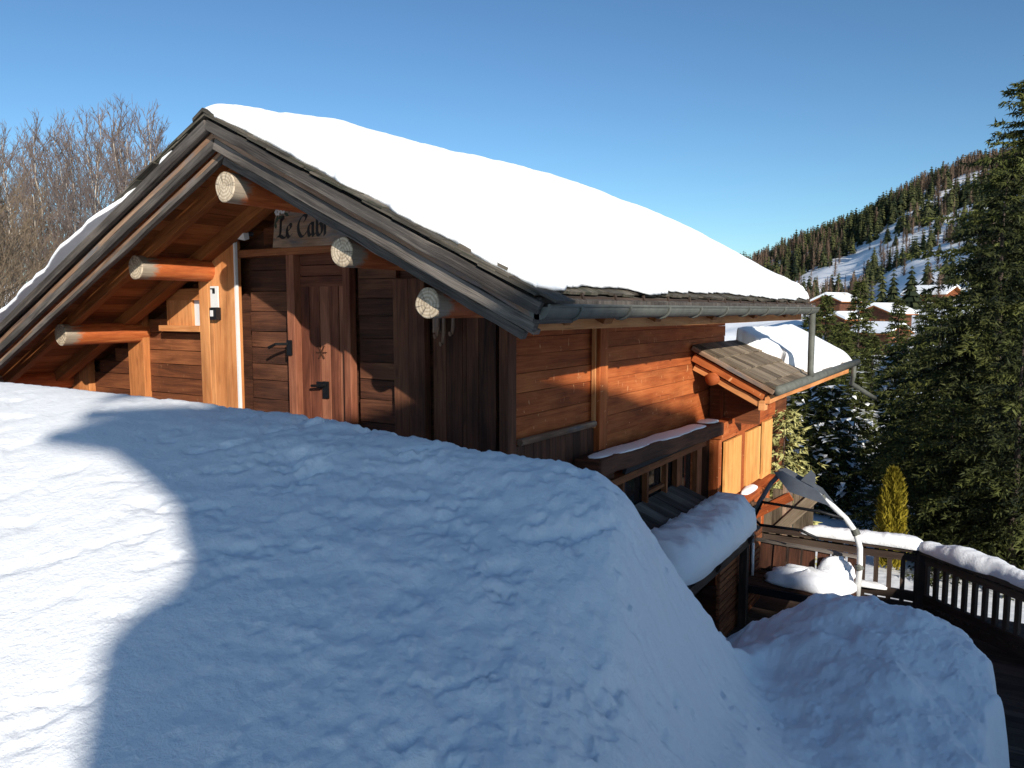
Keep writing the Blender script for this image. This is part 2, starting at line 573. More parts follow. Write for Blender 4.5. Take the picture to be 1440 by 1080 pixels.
def bank_height(x, y):
    d = x * F2[0] + y * F2[1]
    xr = x * R2[0] + y * R2[1]
    a = xr / np.maximum(d, .05)
    ca, cd, cz = np.array(CREST).T
    ga = np.linspace(-2.4, 1.7, 1641)
    ker = np.exp(-.5 * (np.arange(-24, 25) / 8.0) ** 2); ker /= ker.sum()
    sm = lambda q: np.convolve(np.pad(np.interp(ga, ca, q), 24, 'edge'), ker, 'valid')
    ker2 = np.exp(-.5 * (np.arange(-240, 241) / 80.0) ** 2); ker2 /= ker2.sum()
    zw = np.convolve(np.pad(np.interp(ga, ca, cz), 240, 'edge'), ker2, 'valid')
    dc, zc = np.interp(a, ga, sm(cd)), np.interp(a, ga, sm(cz))
    wide = sstep(.03, .45, np.clip((dc - d) / dc, 0, 1))
    zc = zc * (1 - wide) + np.minimum(np.interp(a, ga, zw), zc + .25) * wide
    z0 = -1.22 - 1.6 * .10 * np.log1p(np.exp(np.clip((a - .27) / .10, -30, 30)))
    u = np.maximum((dc - d) / (dc - 1.0), 0)
    front = zc + (z0 - zc) * u ** 1.35
    b = np.maximum(d - dc, 0)
    back = zc - .9 * b ** 1.3 / (.12 + b) ** .3
    z = np.where(d < dc, front, back)
    # crumpled surface: lumps, diagonal folds and clods
    n = fbm(xr * 1.1, d * 1.3, 3, 21) * .055 - .03
    n += (np.abs(fbm(xr * 3.6 + d * 2.2, d * 4.6 - xr * 1.8, 5, 31, .6)) - .2) * -.024 * sstep(-.62, -.3, a)
    n += fbm(xr * 11, d * 11, 4, 41, .65) * .010 + np.maximum(0, fbm(xr * 16, d * 16, 3, 43, .6) - .16) * .02
    n -= np.maximum(0, fbm(xr * 4.3 + 3, d * 6.5 - xr * 2.0, 4, 47, .65) - .22) * .11
    calm = .18 + .82 * sstep(-.55, -.1, a)
    z = z + n * calm * np.clip(d / 1.5, 0, 1)
    # lip is sharper and scalloped on the right-hand end
    # terrace snow and the round mound
    tz = DECK_Z + .22 + fbm(x * 1.5, y * 1.5, 3, 51) * .10
    mx = np.where(x < -.62, (x + .62) / 1.22, (x + .62) / 1.25)
    my = np.where(y < 5.75, (y - 5.75) / 2.3, (y - 5.75) / .78)
    mr = np.sqrt(mx * mx + my * my)
    th_ = np.arctan2(my, mx)
    mr = mr * (1 + .05 * np.sin(3 * th_ + 1) + .04 * np.sin(5 * th_)) + fbm(x * 2.4, y * 2.4, 3, 67) * .10
    dome = np.maximum(0, 1 - np.clip(mr, 0, 1) ** 2.0) ** .95
    md = tz + dome * .76 + fbm(x * 4.5, y * 4.5, 4, 61, .55) * .055 + np.maximum(0, fbm(x * 11, y * 11, 3, 62, .6) - .05) * .03 + fbm(x * 1.9, y * 1.9, 2, 66) * .08 * dome
    md = md - .16 * np.exp(-((x + 1.18) ** 2 + (y - 4.75) ** 2) / .02) - .12 * np.exp(-((x + .95) ** 2 + (y - 4.2) ** 2) / .015) - .10 * np.exp(-((x + 1.15) ** 2 + (y - 4.4) ** 2) / .01)
    k = .28
    m = np.maximum(z, md) + k * np.log1p(np.exp(-np.abs(z - md) / k))
    return m


def build_bank():
    aa = np.concatenate([np.linspace(-2.2, -.72, 40, endpoint=False), np.linspace(-.72, .72, 560, endpoint=False), np.linspace(.72, 1.6, 30)])
    dd = np.concatenate([np.geomspace(.45, 6.9, 420)])
    A, D = np.meshgrid(aa, dd)
    X = D * F2[0] + A * D * R2[0]
    Y = D * F2[1] + A * D * R2[1]
    Z = bank_height(X, Y)
    # beyond the terrace and at the outer rim sink under the ground sheet
    rim = np.maximum(sstep(6.4, 6.9, D), np.maximum(sstep(1.2, 1.6, A), sstep(1.5, 2.2, -A)))
    Z = Z * (1 - rim) + (terrain(X, Y) - .25) * rim
    off = sstep(-.10, .12, X - .09 + fbm(Y * 3, Y * 0, 3, 88) * .10 + .25 * sstep(5.6, 6.6, Y)) * sstep(2.2, 3.0, D)      # edge of the terrace snow: drops into the gap
    Z = Z * (1 - off) + np.minimum(Z, -3.6) * off
    na, n_d = len(aa), len(dd)
    V = np.stack([X, Y, Z], -1).reshape(-1, 3)
    i = np.arange(n_d - 1)[:, None] * na
    j = np.arange(na - 1)[None]
    a, b, c, d_ = i + j, i + j + 1, i + na + j + 1, i + na + j
    T = np.concatenate([np.stack([a, b, c], -1).reshape(-1, 3), np.stack([a, c, d_], -1).reshape(-1, 3)])
    tag(fast_obj('snow_bank', V, T, SNOW, smooth=True), kind='structure')


build_bank()

# ------------------------------------------------------------------ the chalet
RX, RZ, SL = -4.32, 1.20, .478           # ridge x, top of the roof deck at the ridge, slope
EAVE_X, LEFT_X = -1.95, -9.6             # right and left eaves
Y0, Y1 = 3.27, 9.6                       # front and rear rake
WY, WX, WBACK = 4.40, -2.82, 9.2         # gable wall plane, right wall plane, rear wall
FLOOR = -1.65
chalet = thing('wooden_chalet', 'old brown timber chalet with a snow covered gable roof behind the snow bank', 'chalet', (-5, 6.5, FLOOR))
ROOT = chalet.location.copy()


def fin(o):
    """parts are modelled in world coordinates: move the mesh to the chalet's origin"""
    o.data.transform(Matrix.Translation(-ROOT))
    return o


def cpart(mb, name, mat, parent=None, **k):
    o = mb.build(name, mat, parent or chalet, **k)
    return fin(o)


def rtop(x): return RZ - SL * abs(x - RX)


cs = 1 / math.sqrt(1 + SL * SL)
NR = Vector((SL * cs, 0, cs))            # right slope normal
NL = Vector((-SL * cs, 0, cs))


def planks(mb, x0, x1, z0, z1, y, th=.035, h=.15, ztop=None, jit=.006, tint=None):
    """horizontal planks on the gable plane (front face near y), clipped under ztop(x)"""
    z = z0
    while z < z1 - .01:
        hh = min(h * rng.uniform(.85, 1.2), z1 - z)
        a, b = x0, x1
        if ztop is not None:
            lim = z + hh
            if ztop(a) < lim and ztop(b) < lim and ztop((a + b) / 2) < lim:
                break
            while ztop(a) < lim and a < b: a += .03
            while ztop(b) < lim and b > a: b -= .03
        if b - a > .05:
            mb.board((a, y + rng.uniform(-jit, jit), z + hh / 2), (b, y + rng.uniform(-jit, jit), z + hh / 2), hh - .006, th, (0, 0, 1), tint, n=3, jit=.002)
        z += hh


def vplanks(mb, x0, x1, z0, z1, y, th=.03, w=.13, jit=.004):
    x = x0
    while x < x1 - .01:
        ww = min(w * rng.uniform(.8, 1.2), x1 - x)
        mb.board((x + ww / 2, y + rng.uniform(-jit, jit), z0), (x + ww / 2, y + rng.uniform(-jit, jit), z1), ww - .005, th, (1, 0, 0))
        x += ww


under = lambda x: rtop(x) - .13
# backing so no light leaks through, then the cladding
mb = MB()
poly = [(LEFT_X + .8, FLOOR - 1.6), (WX - .06, FLOOR - 1.6), (WX - .06, under(WX)), (RX, under(RX)), (LEFT_X + .8, under(LEFT_X + .8))]
mb.prism(poly, (0, WY + .06, 0), (1, 0, 0), (0, 0, 1), (0, 1, 0), .08, .2)
mb.box(((LEFT_X + WX) / 2, WBACK, -1.4), (-LEFT_X + WX - 1.7, .1, 3.2), .2)
mb.box((LEFT_X + .85, 6.8, -2.4), (.1, 4.7, 2.6), .2)
cpart(mb, 'inner_wall', W_DARK)
# left part of the gable: horizontal boards, more orange
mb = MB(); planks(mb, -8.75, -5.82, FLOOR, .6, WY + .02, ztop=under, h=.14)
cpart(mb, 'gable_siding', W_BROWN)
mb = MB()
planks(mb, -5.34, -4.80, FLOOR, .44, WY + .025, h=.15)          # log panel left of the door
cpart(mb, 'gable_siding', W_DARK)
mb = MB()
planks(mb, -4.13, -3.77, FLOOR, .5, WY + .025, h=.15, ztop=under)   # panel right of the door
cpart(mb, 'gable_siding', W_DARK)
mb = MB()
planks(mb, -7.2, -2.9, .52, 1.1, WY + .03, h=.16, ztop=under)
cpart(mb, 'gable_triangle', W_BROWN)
mb = MB()
vplanks(mb, -3.44, -3.15, FLOOR, .22, WY + .03, w=.14)
vplanks(mb, -3.13, -2.88, FLOOR, .06, WY + .0, w=.12)
cpart(mb, 'corner_cladding', W_DARK)
# posts of the gable
for x0, x1, y, top, mat, ww in ((-8.03, -7.68, WY - .03, -.42, W_PINE, 0), (-7.0, -6.75, WY - .03, .0, W_PINE, 0), (-5.83, -5.36, WY - .10, .56, W_PINE, 0), (-3.75, -3.46, WY - .02, .22, W_DARK, 0)):
    mb = MB()
    k = 3 if x1 - x0 > .4 else (2 if x1 - x0 > .26 else 1)
    xs = np.linspace(x0, x1, k + 1)
    if k == 3: xs = np.array([x0, x0 + .13, x0 + .19, x1])
    for a, b in zip(xs[:-1], xs[1:]):
        mb.board(((a + b) / 2, y + rng.uniform(0, .008), FLOOR), ((a + b) / 2, y + rng.uniform(0, .008), top), b - a - .003, .07, (1, 0, 0), n=3, jit=.002)
    cpart(mb, 'post', mat, bevel=.006)
mb = MB(); mb.board((-5.350, WY - .122, FLOOR), (-5.350, WY - .122, .55), .018, .026, (1, 0, 0), .5)
o = cpart(mb, 'edge_trim', WHITE_P)
# lintel beam over the door and panels
mb = MB(); mb.board((-5.60, WY - .04, .455), (-3.95, WY - .04, .45), .06, .10, (0, 0, 1), .9, n=6, jit=.003)
cpart(mb, 'lintel', W_BROWN, bevel=.008)
# door frame and door
mb = MB()
mb.board((-4.77, WY - .035, FLOOR), (-4.77, WY - .035, .43), .085, .09, (1, 0, 0), .8)
mb.board((-4.19, WY - .03, FLOOR), (-4.19, WY - .03, .43), .07, .07, (1, 0, 0), .5)
cpart(mb, 'door_jamb', W_DOOR, bevel=.006)
mb = MB()
xs = [-4.725, -4.63, -4.52, -4.41, -4.315, -4.23]
for a, b in zip(xs[:-1], xs[1:]):
    mb.board(((a + b) / 2, WY + rng.uniform(0, .006), FLOOR), ((a + b) / 2, WY + rng.uniform(0, .006), .18), b - a - .006, .04, (1, 0, 0))
for z in (.215, .30, .385):
    mb.board((-4.725, WY + .003, z), (-4.23, WY + .003, z), .08, .04, (0, 0, 1), rng.uniform(0, .4))
door = cpart(mb, 'door', W_DOOR, bevel=.004)
mb = MB()
mb.box((-4.50, WY - .024, -.585), (.11, .012, .05)); mb.box((-4.455, WY - .03, -.62), (.06, .012, .13))
mb.tube([(-4.46, WY - .03, -.585), (-4.46, WY - .075, -.585), (-4.56, WY - .08, -.59)], .011, 8)
cpart(mb, 'door_handle', IRON, door)
mb = MB()                                 # carved star and ledge on the door
for k in range(6):
    a = math.pi * k / 3
    mb.board((-4.50, WY - .024, -.33), (-4.50 + .055 * math.cos(a), WY - .024, -.33 + .055 * math.sin(a)), .012, .006, (0, 1, 0), .1)
cpart(mb, 'carved_star', W_DARK, door)
mb = MB()                                 # iron bracket at the jamb
mb.tube([(-4.80, WY - .09, -.27), (-4.86, WY - .16, -.27), (-4.93, WY - .17, -.30)], .012, 7)
mb.box((-4.785, WY - .085, -.30), (.05, .02, .12))
cpart(mb, 'iron_bracket', IRON)
# small pine window left of the wide post
win = None
mb = MB()
mb.board((-6.40, WY - .05, .13), (-5.86, WY - .05, .13), .10, .08, (0, 0, 1))
mb.board((-6.42, WY - .06, -.165), (-5.85, WY - .06, -.165), .05, .12, (0, 0, 1), .9)
mb.board((-6.19, WY - .04, -.15), (-6.19, WY - .04, .09), .35, .06, (1, 0, 0), .9)
win = cpart(mb, 'window', W_PINE)
mb = MB(); mb.box((-5.94, WY - .03, -.03), (.17, .02, .26))
cpart(mb, 'pane', CURTAIN, win)
# right side wall: long horizontal boards, lit below the eave
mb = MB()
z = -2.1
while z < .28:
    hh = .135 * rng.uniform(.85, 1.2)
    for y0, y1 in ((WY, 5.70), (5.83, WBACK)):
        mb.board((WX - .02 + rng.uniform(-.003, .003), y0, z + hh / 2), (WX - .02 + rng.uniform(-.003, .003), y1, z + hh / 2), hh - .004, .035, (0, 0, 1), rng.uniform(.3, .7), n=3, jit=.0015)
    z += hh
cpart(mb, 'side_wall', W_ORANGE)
for y0, y1, dx, mt in ((5.69, 5.84, .05, W_ORANGE), (4.355, 4.47, .02, W_DARK)):
    mb = MB()
    mb.board((WX + dx / 2, (y0 + y1) / 2, -2.2), (WX + dx / 2, (y0 + y1) / 2, .2), y1 - y0, .05 + dx, (0, 1, 0), .6)
    cpart(mb, 'corner_post', mt, bevel=.008)
mb = MB(); mb.box((WX - .09, (WY + WBACK) / 2, -1.0), (.05, WBACK - WY - .1, 2.5), .2); cpart(mb, 'inner_wall', W_DARK)
mb = MB(); mb.board((WX + .03, 5.665, -.95), (WX + .03, 5.665, .1), .02, .03, (0, 1, 0), .9)
cpart(mb, 'edge_batten', W_PINE)
mb = MB()
mb.tube([(WX + .05, 4.50, -.90), (WX + .05, 5.64, -.91)], .026, 8, rough=.1)
cpart(mb, 'ledge_rail', W_GREYB)
mb = MB()
y = 4.48
while y < 5.64:
    mb.board((WX + .012, y + .06, -2.2), (WX + .012, y + .06, -.93), .115, .03, (0, 1, 0), rng.uniform(0, .5)); y += .12
cpart(mb, 'side_cladding', W_DARK)

# roof deck, soffit boards, rafters, purlins
def slope_pt(x, y, off): return Vector((x, y, rtop(x) + off))


mb = MB()
for s in (0, 1):
    xa, xb = (RX, EAVE_X) if s == 0 else (RX, LEFT_X)
    y = Y0 + .06
    while y < Y1 - .02:                   # soffit boards run down the length, seen from below as planks along the ridge
        break
    n = int(abs(xb - xa) / .14)
    for k in range(n):
        x0, x1 = xa + (xb - xa) * k / n, xa + (xb - xa) * (k + 1) / n
        xm = (x0 + x1) / 2
        w = abs(x1 - x0) * math.sqrt(1 + SL * SL) - .006
        mb.board((xm, Y0 + .08, rtop(xm) - .055), (xm, Y1 - .04, rtop(xm) - .055 + rng.uniform(-.003, .003)), w, .024, (1 if s == 0 else -1, 0, -SL))
cpart(mb, 'soffit', W_SOFFIT)
mb = MB()
for s in (0, 1):
    xb = EAVE_X + .02 if s == 0 else LEFT_X
    a, b = Vector((RX, 0, RZ - .012)), Vector((xb, 0, rtop(xb) - .012))
    mb.prism([(0, 0), ((b - a).length, 0), ((b - a).length, -.03), (0, -.03)], (RX, Y0 + .04, RZ - .008), ((b - a).normalized()), (0, 0, 1), (0, 1, 0), Y1 - Y0 - .06, .4)
roof = cpart(mb, 'roof', W_GREY)
for y, w in ((3.72, .07), (4.22, .12), (5.0, .1), (6.2, .1), (7.4, .1), (8.6, .1)):
    for s in (0, 1):
        if s == 0 and y > 4.3: pass
        mb = MB()
        xb = EAVE_X - .02 if s == 0 else LEFT_X + .05
        off = -.067 - .05
        mb.board((RX, y, RZ + off), (xb, y, rtop(xb) + off), .10, w, (0, 0, 1), .6)
        cpart(mb, 'rafter', W_SOFFIT, bevel=.006)
LOGS = [(-4.33, 3.40, .79, .097), (-3.41, 3.50, .345, .090), (-2.76, 3.50, .035, .087), (-5.69, 3.62, .325, .092), (-6.82, 3.63, -.21, .092), (-8.04, 3.60, -.70, .095)]
for i, (x, yf, z, r) in enumerate(LOGS):
    mb = MB()
    pts = [(x + .004 * math.sin(k + i), yf + (WBACK + .2 - yf) * k / 9, z + .004 * math.cos(k * 1.3 + i)) for k in range(10)]
    if i < 3: pts = [(x, yf, z), (x, yf + .4, z), (x, yf + 1.1, z)] + [(x, 9.2, z)]
    mb.tube(pts, r, 28, cap0=False, tint=.5, rough=.05, seed=i * 1.7)
    p = cpart(mb, 'purlin', LOG, smooth=True)
    m2 = MB()
    n = 28
    vs = [Vector(v) for v in mb.v[:n]]
    c = Vector((x, yf - .004, z))
    b = len(m2.v)
    m2.v.append(c)
    rings = (.5, .93, 1.0)
    rotc, rots = math.cos(i * 2.1), math.sin(i * 2.1)
    uvf = lambda v: ((v.x - x) * rotc - (v.z - z) * rots + .006, (v.x - x) * rots + (v.z - z) * rotc - .004)
    for q, rr_ in enumerate(rings):
        for v in vs:
            w = Vector((x, yf, z)) + (Vector((v.x, yf, v.z)) - Vector((x, yf, z))) * rr_
            w.y = yf - .004 + (0.006 if q == 2 else rng.uniform(-.001, .001))
            m2.v.append(w)
    for k in range(n):
        k2 = (k + 1) % n
        m2.face((0, 1 + k2, 1 + k), (uvf(m2.v[0]), uvf(m2.v[1 + k2]), uvf(m2.v[1 + k])))
        for q in range(2):
            ids = (1 + q * n + k, 1 + q * n + k2, 1 + (q + 1) * n + k2, 1 + (q + 1) * n + k)
            m2.face(ids, [uvf(m2.v[t]) for t in ids])
    cpart(m2, 'log_end', LOGEND, p)

# bargeboards: three stepped boards on each side
def barge(name, side, ytop, dz0, dz1, th, mat, xend, n=14):
    mb = MB()
    x0 = RX
    for (a, b) in ((dz0, dz1),):
        mid = (a + b) / 2
        p0 = Vector((x0 + (-.0 if side > 0 else .0), ytop, RZ + mid))
        p1 = Vector((xend, ytop, rtop(xend) + mid))
        w = abs(b - a) * cs
        mb.board(p0, p1, w, th, (0, 0, 1), rng.uniform(.3, .7), n=n, jit=.004)
    return cpart(mb, name, mat, bevel=.005)


for side in (1, -1):
    xe = -1.90 if side > 0 else LEFT_X
    lo = -.275 if side > 0 else -.235
    m1 = -.195 if side > 0 else -.180
    barge('bargeboard', side, Y0 + .005, -.005, -.078, .035, W_GREY, xe)
    barge('bargeboard', side, Y0 + .075, -.078, -.120, .06, W_GREYB, xe - .02 * side)
    barge('bargeboard', side, Y0 + .065, -.120, m1, .045, W_GREY, xe - .06 * side)
    barge('bargeboard', side, Y0 + .145, m1 + .008, m1 - .028, .06, W_GREYB, xe - .10 * side)
    barge('bargeboard', side, Y0 + .135, m1 - .022, lo, .045, W_GREY, xe - .16 * side)

mb = MB()
for k in range(9):
    ya = Y0 - .03 + k * .7
    mb.prism([(-.10, -.035), (0, .018), (.10, -.035), (.10, -.055), (0, -.004), (-.10, -.055)], (RX, ya, RZ + .035 + .004 * (k % 2)), (1, 0, 0), (0, 0, 1), (0, 1, 0), .72)
cpart(mb, 'ridge_cap', W_SHINGLE)
# shingle courses: along the right rake, along the left rake, along the eave
mb = MB()
for side in (1, -1):
    xb = EAVE_X if side > 0 else LEFT_X
    Ls = abs(xb - RX) / cs
    ax = Vector((side * cs, 0, -SL * cs))
    nn = NR if side > 0 else NL
    s = .0
    while s < Ls - .05:
        ln = rng.uniform(.17, .27)
        for lay, th in ((0, .012), (1, .012)):
            st = max(s + rng.uniform(-.03, .03) + lay * .09, -.06)
            p = Vector((RX, 0, RZ + .012)) + ax * st + nn * (.006 + lay * .011)
            yy = Y0 - .02 + rng.uniform(-.018, .014)
            q = p + ax * (ln + .10) + nn * .006
            wdt = rng.uniform(.10, .2)
            mb.board((p.x, yy + wdt / 2, p.z), (q.x, yy + wdt / 2, q.z), wdt, th, (0, 1, 0), n=1, jit=.002)
        s += ln
cpart(mb, 'rake_shingles', W_SHINGLE)
mb = MB()
y = Y0 + .02
while y < Y1 - .03:
    w = rng.uniform(.13, .2)
    for lay in (0, 1, 2):
        xe = EAVE_X - .005 - lay * .07 + rng.uniform(-.012, .012)
        p = Vector((xe - .3, y + w / 2, rtop(xe - .3) + .014 + lay * .017))
        q = Vector((xe, y + w / 2, rtop(xe) + .016 + lay * .019 + rng.uniform(0, .006)))
        mb.board(p, q, w - .006, .016, (0, 1, 0))
    y += w
cpart(mb, 'eave_shingles', W_SHINGLE)
# metal drip strip with seams, gutter with brackets, fascia, downpipe
mb = MB()
mb.board((EAVE_X + .0, Y0 + .03, .045), (EAVE_X + .0, Y1, .045), .05, .008, (0, 0, 1), .5)
y = Y0 + .1
while y < Y1:
    mb.board((EAVE_X + .006, y, .085), (EAVE_X + .012, y + .03, .022), .02, .012, (0, 1, 0), .4); y += .42
cpart(mb, 'drip_strip', W_TERR)
mb = MB()
gp = [(EAVE_X + .03 + .06 * math.cos(a), .012 + .062 * math.sin(a)) for a in np.linspace(math.pi, 2 * math.pi, 13)]
b = len(mb.v)
ys = np.linspace(Y0 + .02, Y1 + .03, 20)
for off in (0, .008):
    for yy in ys:
        for (gx, gz) in gp:
            mb.v.append(Vector((EAVE_X + .03 + (gx - EAVE_X - .03) * (1 - off * 14), yy, .012 + (gz - .012) * (1 - off * 14))))
n = len(gp)
for s in (0, 1):
    o_ = b + s * len(ys) * n
    for i in range(len(ys) - 1):
        for k in range(n - 1):
            ids = (o_ + i * n + k, o_ + i * n + k + 1, o_ + (i + 1) * n + k + 1, o_ + (i + 1) * n + k)
            mb.face(ids if s == 0 else ids[::-1], [(ys[i], k * .015), (ys[i], k * .015 + .015), (ys[i + 1], k * .015 + .015), (ys[i + 1], k * .015)])
e = [b + k for k in range(n)]
mb.face(e, [(0, 0)] * n)
mb.face([b + (len(ys) - 1) * n + k for k in range(n)][::-1], [(0, 0)] * n)
mb.tube([(EAVE_X + .09, Y0 + .02, .018), (EAVE_X + .09, Y1 + .03, .018)], .009, 8)
y = Y0 + .35
while y < Y1:
    mb.tube([(EAVE_X + .03 + .068 * math.cos(a), y, .012 + .068 * math.sin(a)) for a in np.linspace(math.pi, 2.05 * math.pi, 9)], .008, 6); y += .62
gut = cpart(mb, 'gutter', GUTTER, smooth=False)
mb = MB()
mb.board((EAVE_X - .12, Y0 + .22, -.065), (EAVE_X - .12, Y1 - .02, -.075), .09, .05, (0, 0, 1), .8, n=8, jit=.004)
cpart(mb, 'eave_board', W_PINE)
mb = MB()
mb.tube([(EAVE_X + .03, Y1 - .04, -.04), (EAVE_X + .03, Y1 - .04, -.70), (EAVE_X + .04, Y1 - .04, -.78)], .036, 12)
cpart(mb, 'downpipe', GUTTER, smooth=True)
# corner block where the bargeboards end
mb = MB()
mb.board((-1.93, Y0 + .02, -.005), (-1.93, Y0 + .36, -.005), .13, .05, (0, 0, 1), .3)
cpart(mb, 'eave_block', W_GREY, bevel=.01)

# ---- the lower wing at the rear with its own small roof
GX, GZ, GSL, GY0, GY1, GEX = -2.80, -.375, .50, 8.02, 12.75, -1.96
def gtop(x): return GZ - GSL * (x - GX)


gc = 1 / math.sqrt(1 + GSL ** 2)
mb = MB()
mb.prism([(0, 0), ((GEX - GX) / gc, 0), ((GEX - GX) / gc, -.05), (0, -.05)], (GX, GY0 + .05, GZ - .02), (gc, 0, -GSL * gc), (GSL * gc, 0, gc), (0, 1, 0), GY1 - GY0 - .05, .4)
mb.prism([(0, 0), (1.6, 0), (1.6, -.05), (0, -.05)], (GX, 9.25, GZ - .02), (-gc, 0, -GSL * gc), (-GSL * gc, 0, gc), (0, 1, 0), GY1 - 9.25, .4)
wing = cpart(mb, 'wing_roof', W_SOFFIT)
mb = MB()
y = GY0
while y < GY1 - .05:
    w = rng.uniform(.14, .24)
    s = 0.0
    while s < (GEX - GX) / gc - .04:
        ln = .26
        x0, x1 = GX + s * gc, min(GX + (s + ln + .06) * gc, GEX + .02)
        mb.board((x0, y + w / 2, gtop(x0) + .0), (x1, y + w / 2 + rng.uniform(-.01, .01), gtop(x1) + .02), w - .004, .018, (0, 1, 0), n=1, jit=.003)
        s += ln
    y += w
cpart(mb, 'wing_shingles', W_SHINGLE2, wing)
for dz0, dz1, yy, mat in ((-.0, -.05, GY0 - .01, W_GREYB), (-.075, -.17, GY0 + .03, W_ORANGE), (-.19, -.27, GY0 + .07, W_PINE)):
    mb = MB()
    xe = GEX + .01 - (0 if dz0 > -.05 else .10 if dz0 > -.1 else .16)
    m_ = (dz0 + dz1) / 2
    mb.board((GX - .0, yy, GZ + m_), (xe, yy, gtop(xe) + m_), (dz0 - dz1) * gc, .04, (0, 0, 1), .6, n=6, jit=.003)
    cpart(mb, 'wing_bargeboard', mat, bevel=.004)
mb = MB()
mb.board((GEX - .07, GY0 + .06, -.90), (GEX - .07, GY1 - .02, -.90), .09, .05, (0, 0, 1), .8, n=6, jit=.004)
mb.board((GEX - .12, GY0 + .04, -.97), (GEX - .12, GY0 + .16, -.97), .10, .06, (0, 0, 1), .9)
cpart(mb, 'wing_eave_board', W_PINE)
mb = MB()
mb.tube([(GEX + .03, GY0 + .02, -.815), (GEX + .03, GY1 + .25, -.80)], .05, 12)
cpart(mb, 'wing_gutter', GUTTER, smooth=True)
mb = MB()
mb.tube([(GEX + .03, GY1 - .05, -.84), (GEX + .03, GY1 - .05, -1.0), (GEX - .02, GY1 + .1, -1.12), (GEX + .12, GY1 + .6, -1.3), (GEX + .2, GY1 + 1.0, -1.42)], .035, 10)
cpart(mb, 'wing_downpipe', GUTTER, smooth=True)
mb = MB()
mb.tube([(-2.58, 7.98, -.72), (-2.58, 8.4, -.72), (-2.58, 9.5, -.72)], .066, 20, cap0=True, rough=.02)
cpart(mb, 'wing_purlin', W_ORANGE, smooth=True)
# recessed dark gable, bay wall with shuttered window
BX = -2.60
mb = MB()
mb.prism([(-2.80, -1.25), (-2.25, -1.25), (-2.25, gtop(-2.25) - .08), (-2.80, gtop(-2.80) - .08)], (0, 8.62, 0), (1, 0, 0), (0, 0, 1), (0, 1, 0), .05, .3)
mb.box((-2.66, 9.6, -2.2), (.05, 2.0, 2.6), .3)
mb.box((-2.9, 11.0, -1.9), (.06, 3.2, 2.7), .3)
cpart(mb, 'wing_inner_wall', W_BROWN)
mb = MB()
mb.board((BX + .03, 8.17, -1.29), (BX + .03, 10.42, -1.27), .17, .12, (0, 0, 1), .4, n=6, jit=.004)
cpart(mb, 'bay_beam', W_ORANGE, bevel=.008)
mb = MB()
for y0, y1 in ((8.19, 8.30), (10.25, 10.42)):
    mb.board((BX, (y0 + y1) / 2, -3.3), (BX, (y0 + y1) / 2, -1.38), y1 - y0, .10, (0, 1, 0), .7)
z = -3.3
while z < -2.2:
    mb.board((BX - .02, 8.30, z + .07), (BX - .02, 10.25, z + .07), .135, .04, (0, 0, 1)); z += .14
cpart(mb, 'bay_wall', W_ORANGE)
mb = MB()
mb.box((-2.72, 8.215, -2.3), (.24, .05, 2.0), .2)
cpart(mb, 'bay_cheek', W_DARK)
# window: frame, panes, two open/closed shutters, sill
mb = MB()
mb.board((BX + .01, 8.30, -1.40), (BX + .01, 10.25, -1.40), .05, .06, (0, 0, 1), .6)
mb.board((BX + .02, 9.12, -2.12), (BX + .02, 9.12, -1.42), .17, .05, (0, 1, 0), .4)
bw = cpart(mb, 'bay_window', W_ORANGE)
mb = MB(); mb.box((BX - .03, 9.25, -1.75), (.02, 1.7, .72))
cpart(mb, 'pane', DARKGLASS, bw)
for y0, y1, rot in ((8.42, 9.02, 0), (9.24, 9.84, 0)):
    mb = MB()
    for a, b in ((y0, (y0 + y1) / 2), ((y0 + y1) / 2, y1)):
        mb.board((BX + .045, (a + b) / 2, -2.10), (BX + .045, (a + b) / 2, -1.44), b - a - .004, .035, (0, 1, 0), rng.uniform(.4, .9))
    sh = cpart(mb, 'shutter', W_PINE2, bw, bevel=.004)
mb = MB()
mb.board((BX + .06, 9.90, -2.09), (BX + .06, 10.34, -2.09), .06, .03, (0, 0, 1), .7)
mb.board((BX + .07, 10.11, -2.06), (BX + .07, 10.11, -1.40), .40, .035, (0, 1, 0), .8)
cpart(mb, 'shutter', W_PINE2, bw)
mb = MB()
mb.board((BX + .10, 8.25, -2.16), (BX + .10, 10.35, -2.16), .05, .22, (0, 0, 1), .5)
mb.board((BX + .05, 8.25, -2.25), (BX + .05, 10.35, -2.25), .10, .08, (0, 0, 1), .5)
cpart(mb, 'window_sill', W_ORANGE, bw, bevel=.005)

# lower storey below the side wall: snow-dusted beam, sun blind, glazed front
mb = MB()
mb.board((-2.64, 5.25, -1.19), (-2.60, 8.14, -1.25), .14, .24, (0, 0, 1), .3, n=10, jit=.008)
cpart(mb, 'lower_beam', W_DARK, bevel=.02)
mb = MB()
mb.board((-2.66, 6.05, -1.29), (-2.66, 8.05, -1.30), .20, .03, (.35, 0, 1), .5)
cpart(mb, 'sun_blind', BLIND)
mb = MB()
mb.board((-2.72, 5.3, -1.42), (-2.72, 8.15, -1.42), .06, .10, (0, 0, 1), .8)
for y in (6.02, 6.55, 7.02, 7.36, 7.95):
    mb.board((-2.70, y, -2.4), (-2.70, y, -1.44), .04 if y not in (7.36, 7.95) else .15, .05, (0, 1, 0), rng.uniform(.5, .9))
mb.board((-2.71, 6.57, -1.66), (-2.71, 7.0, -1.66), .03, .04, (0, 0, 1), .8)
lw = cpart(mb, 'glazed_front', W_BROWN)
mb = MB(); mb.box((-2.745, 6.9, -1.9), (.015, 1.9, .9))
cpart(mb, 'pane', DARKGLASS, lw)
mb = MB()
mb.box((-2.74, 6.6, -2.85), (.06, 3.2, 1.0), .2)
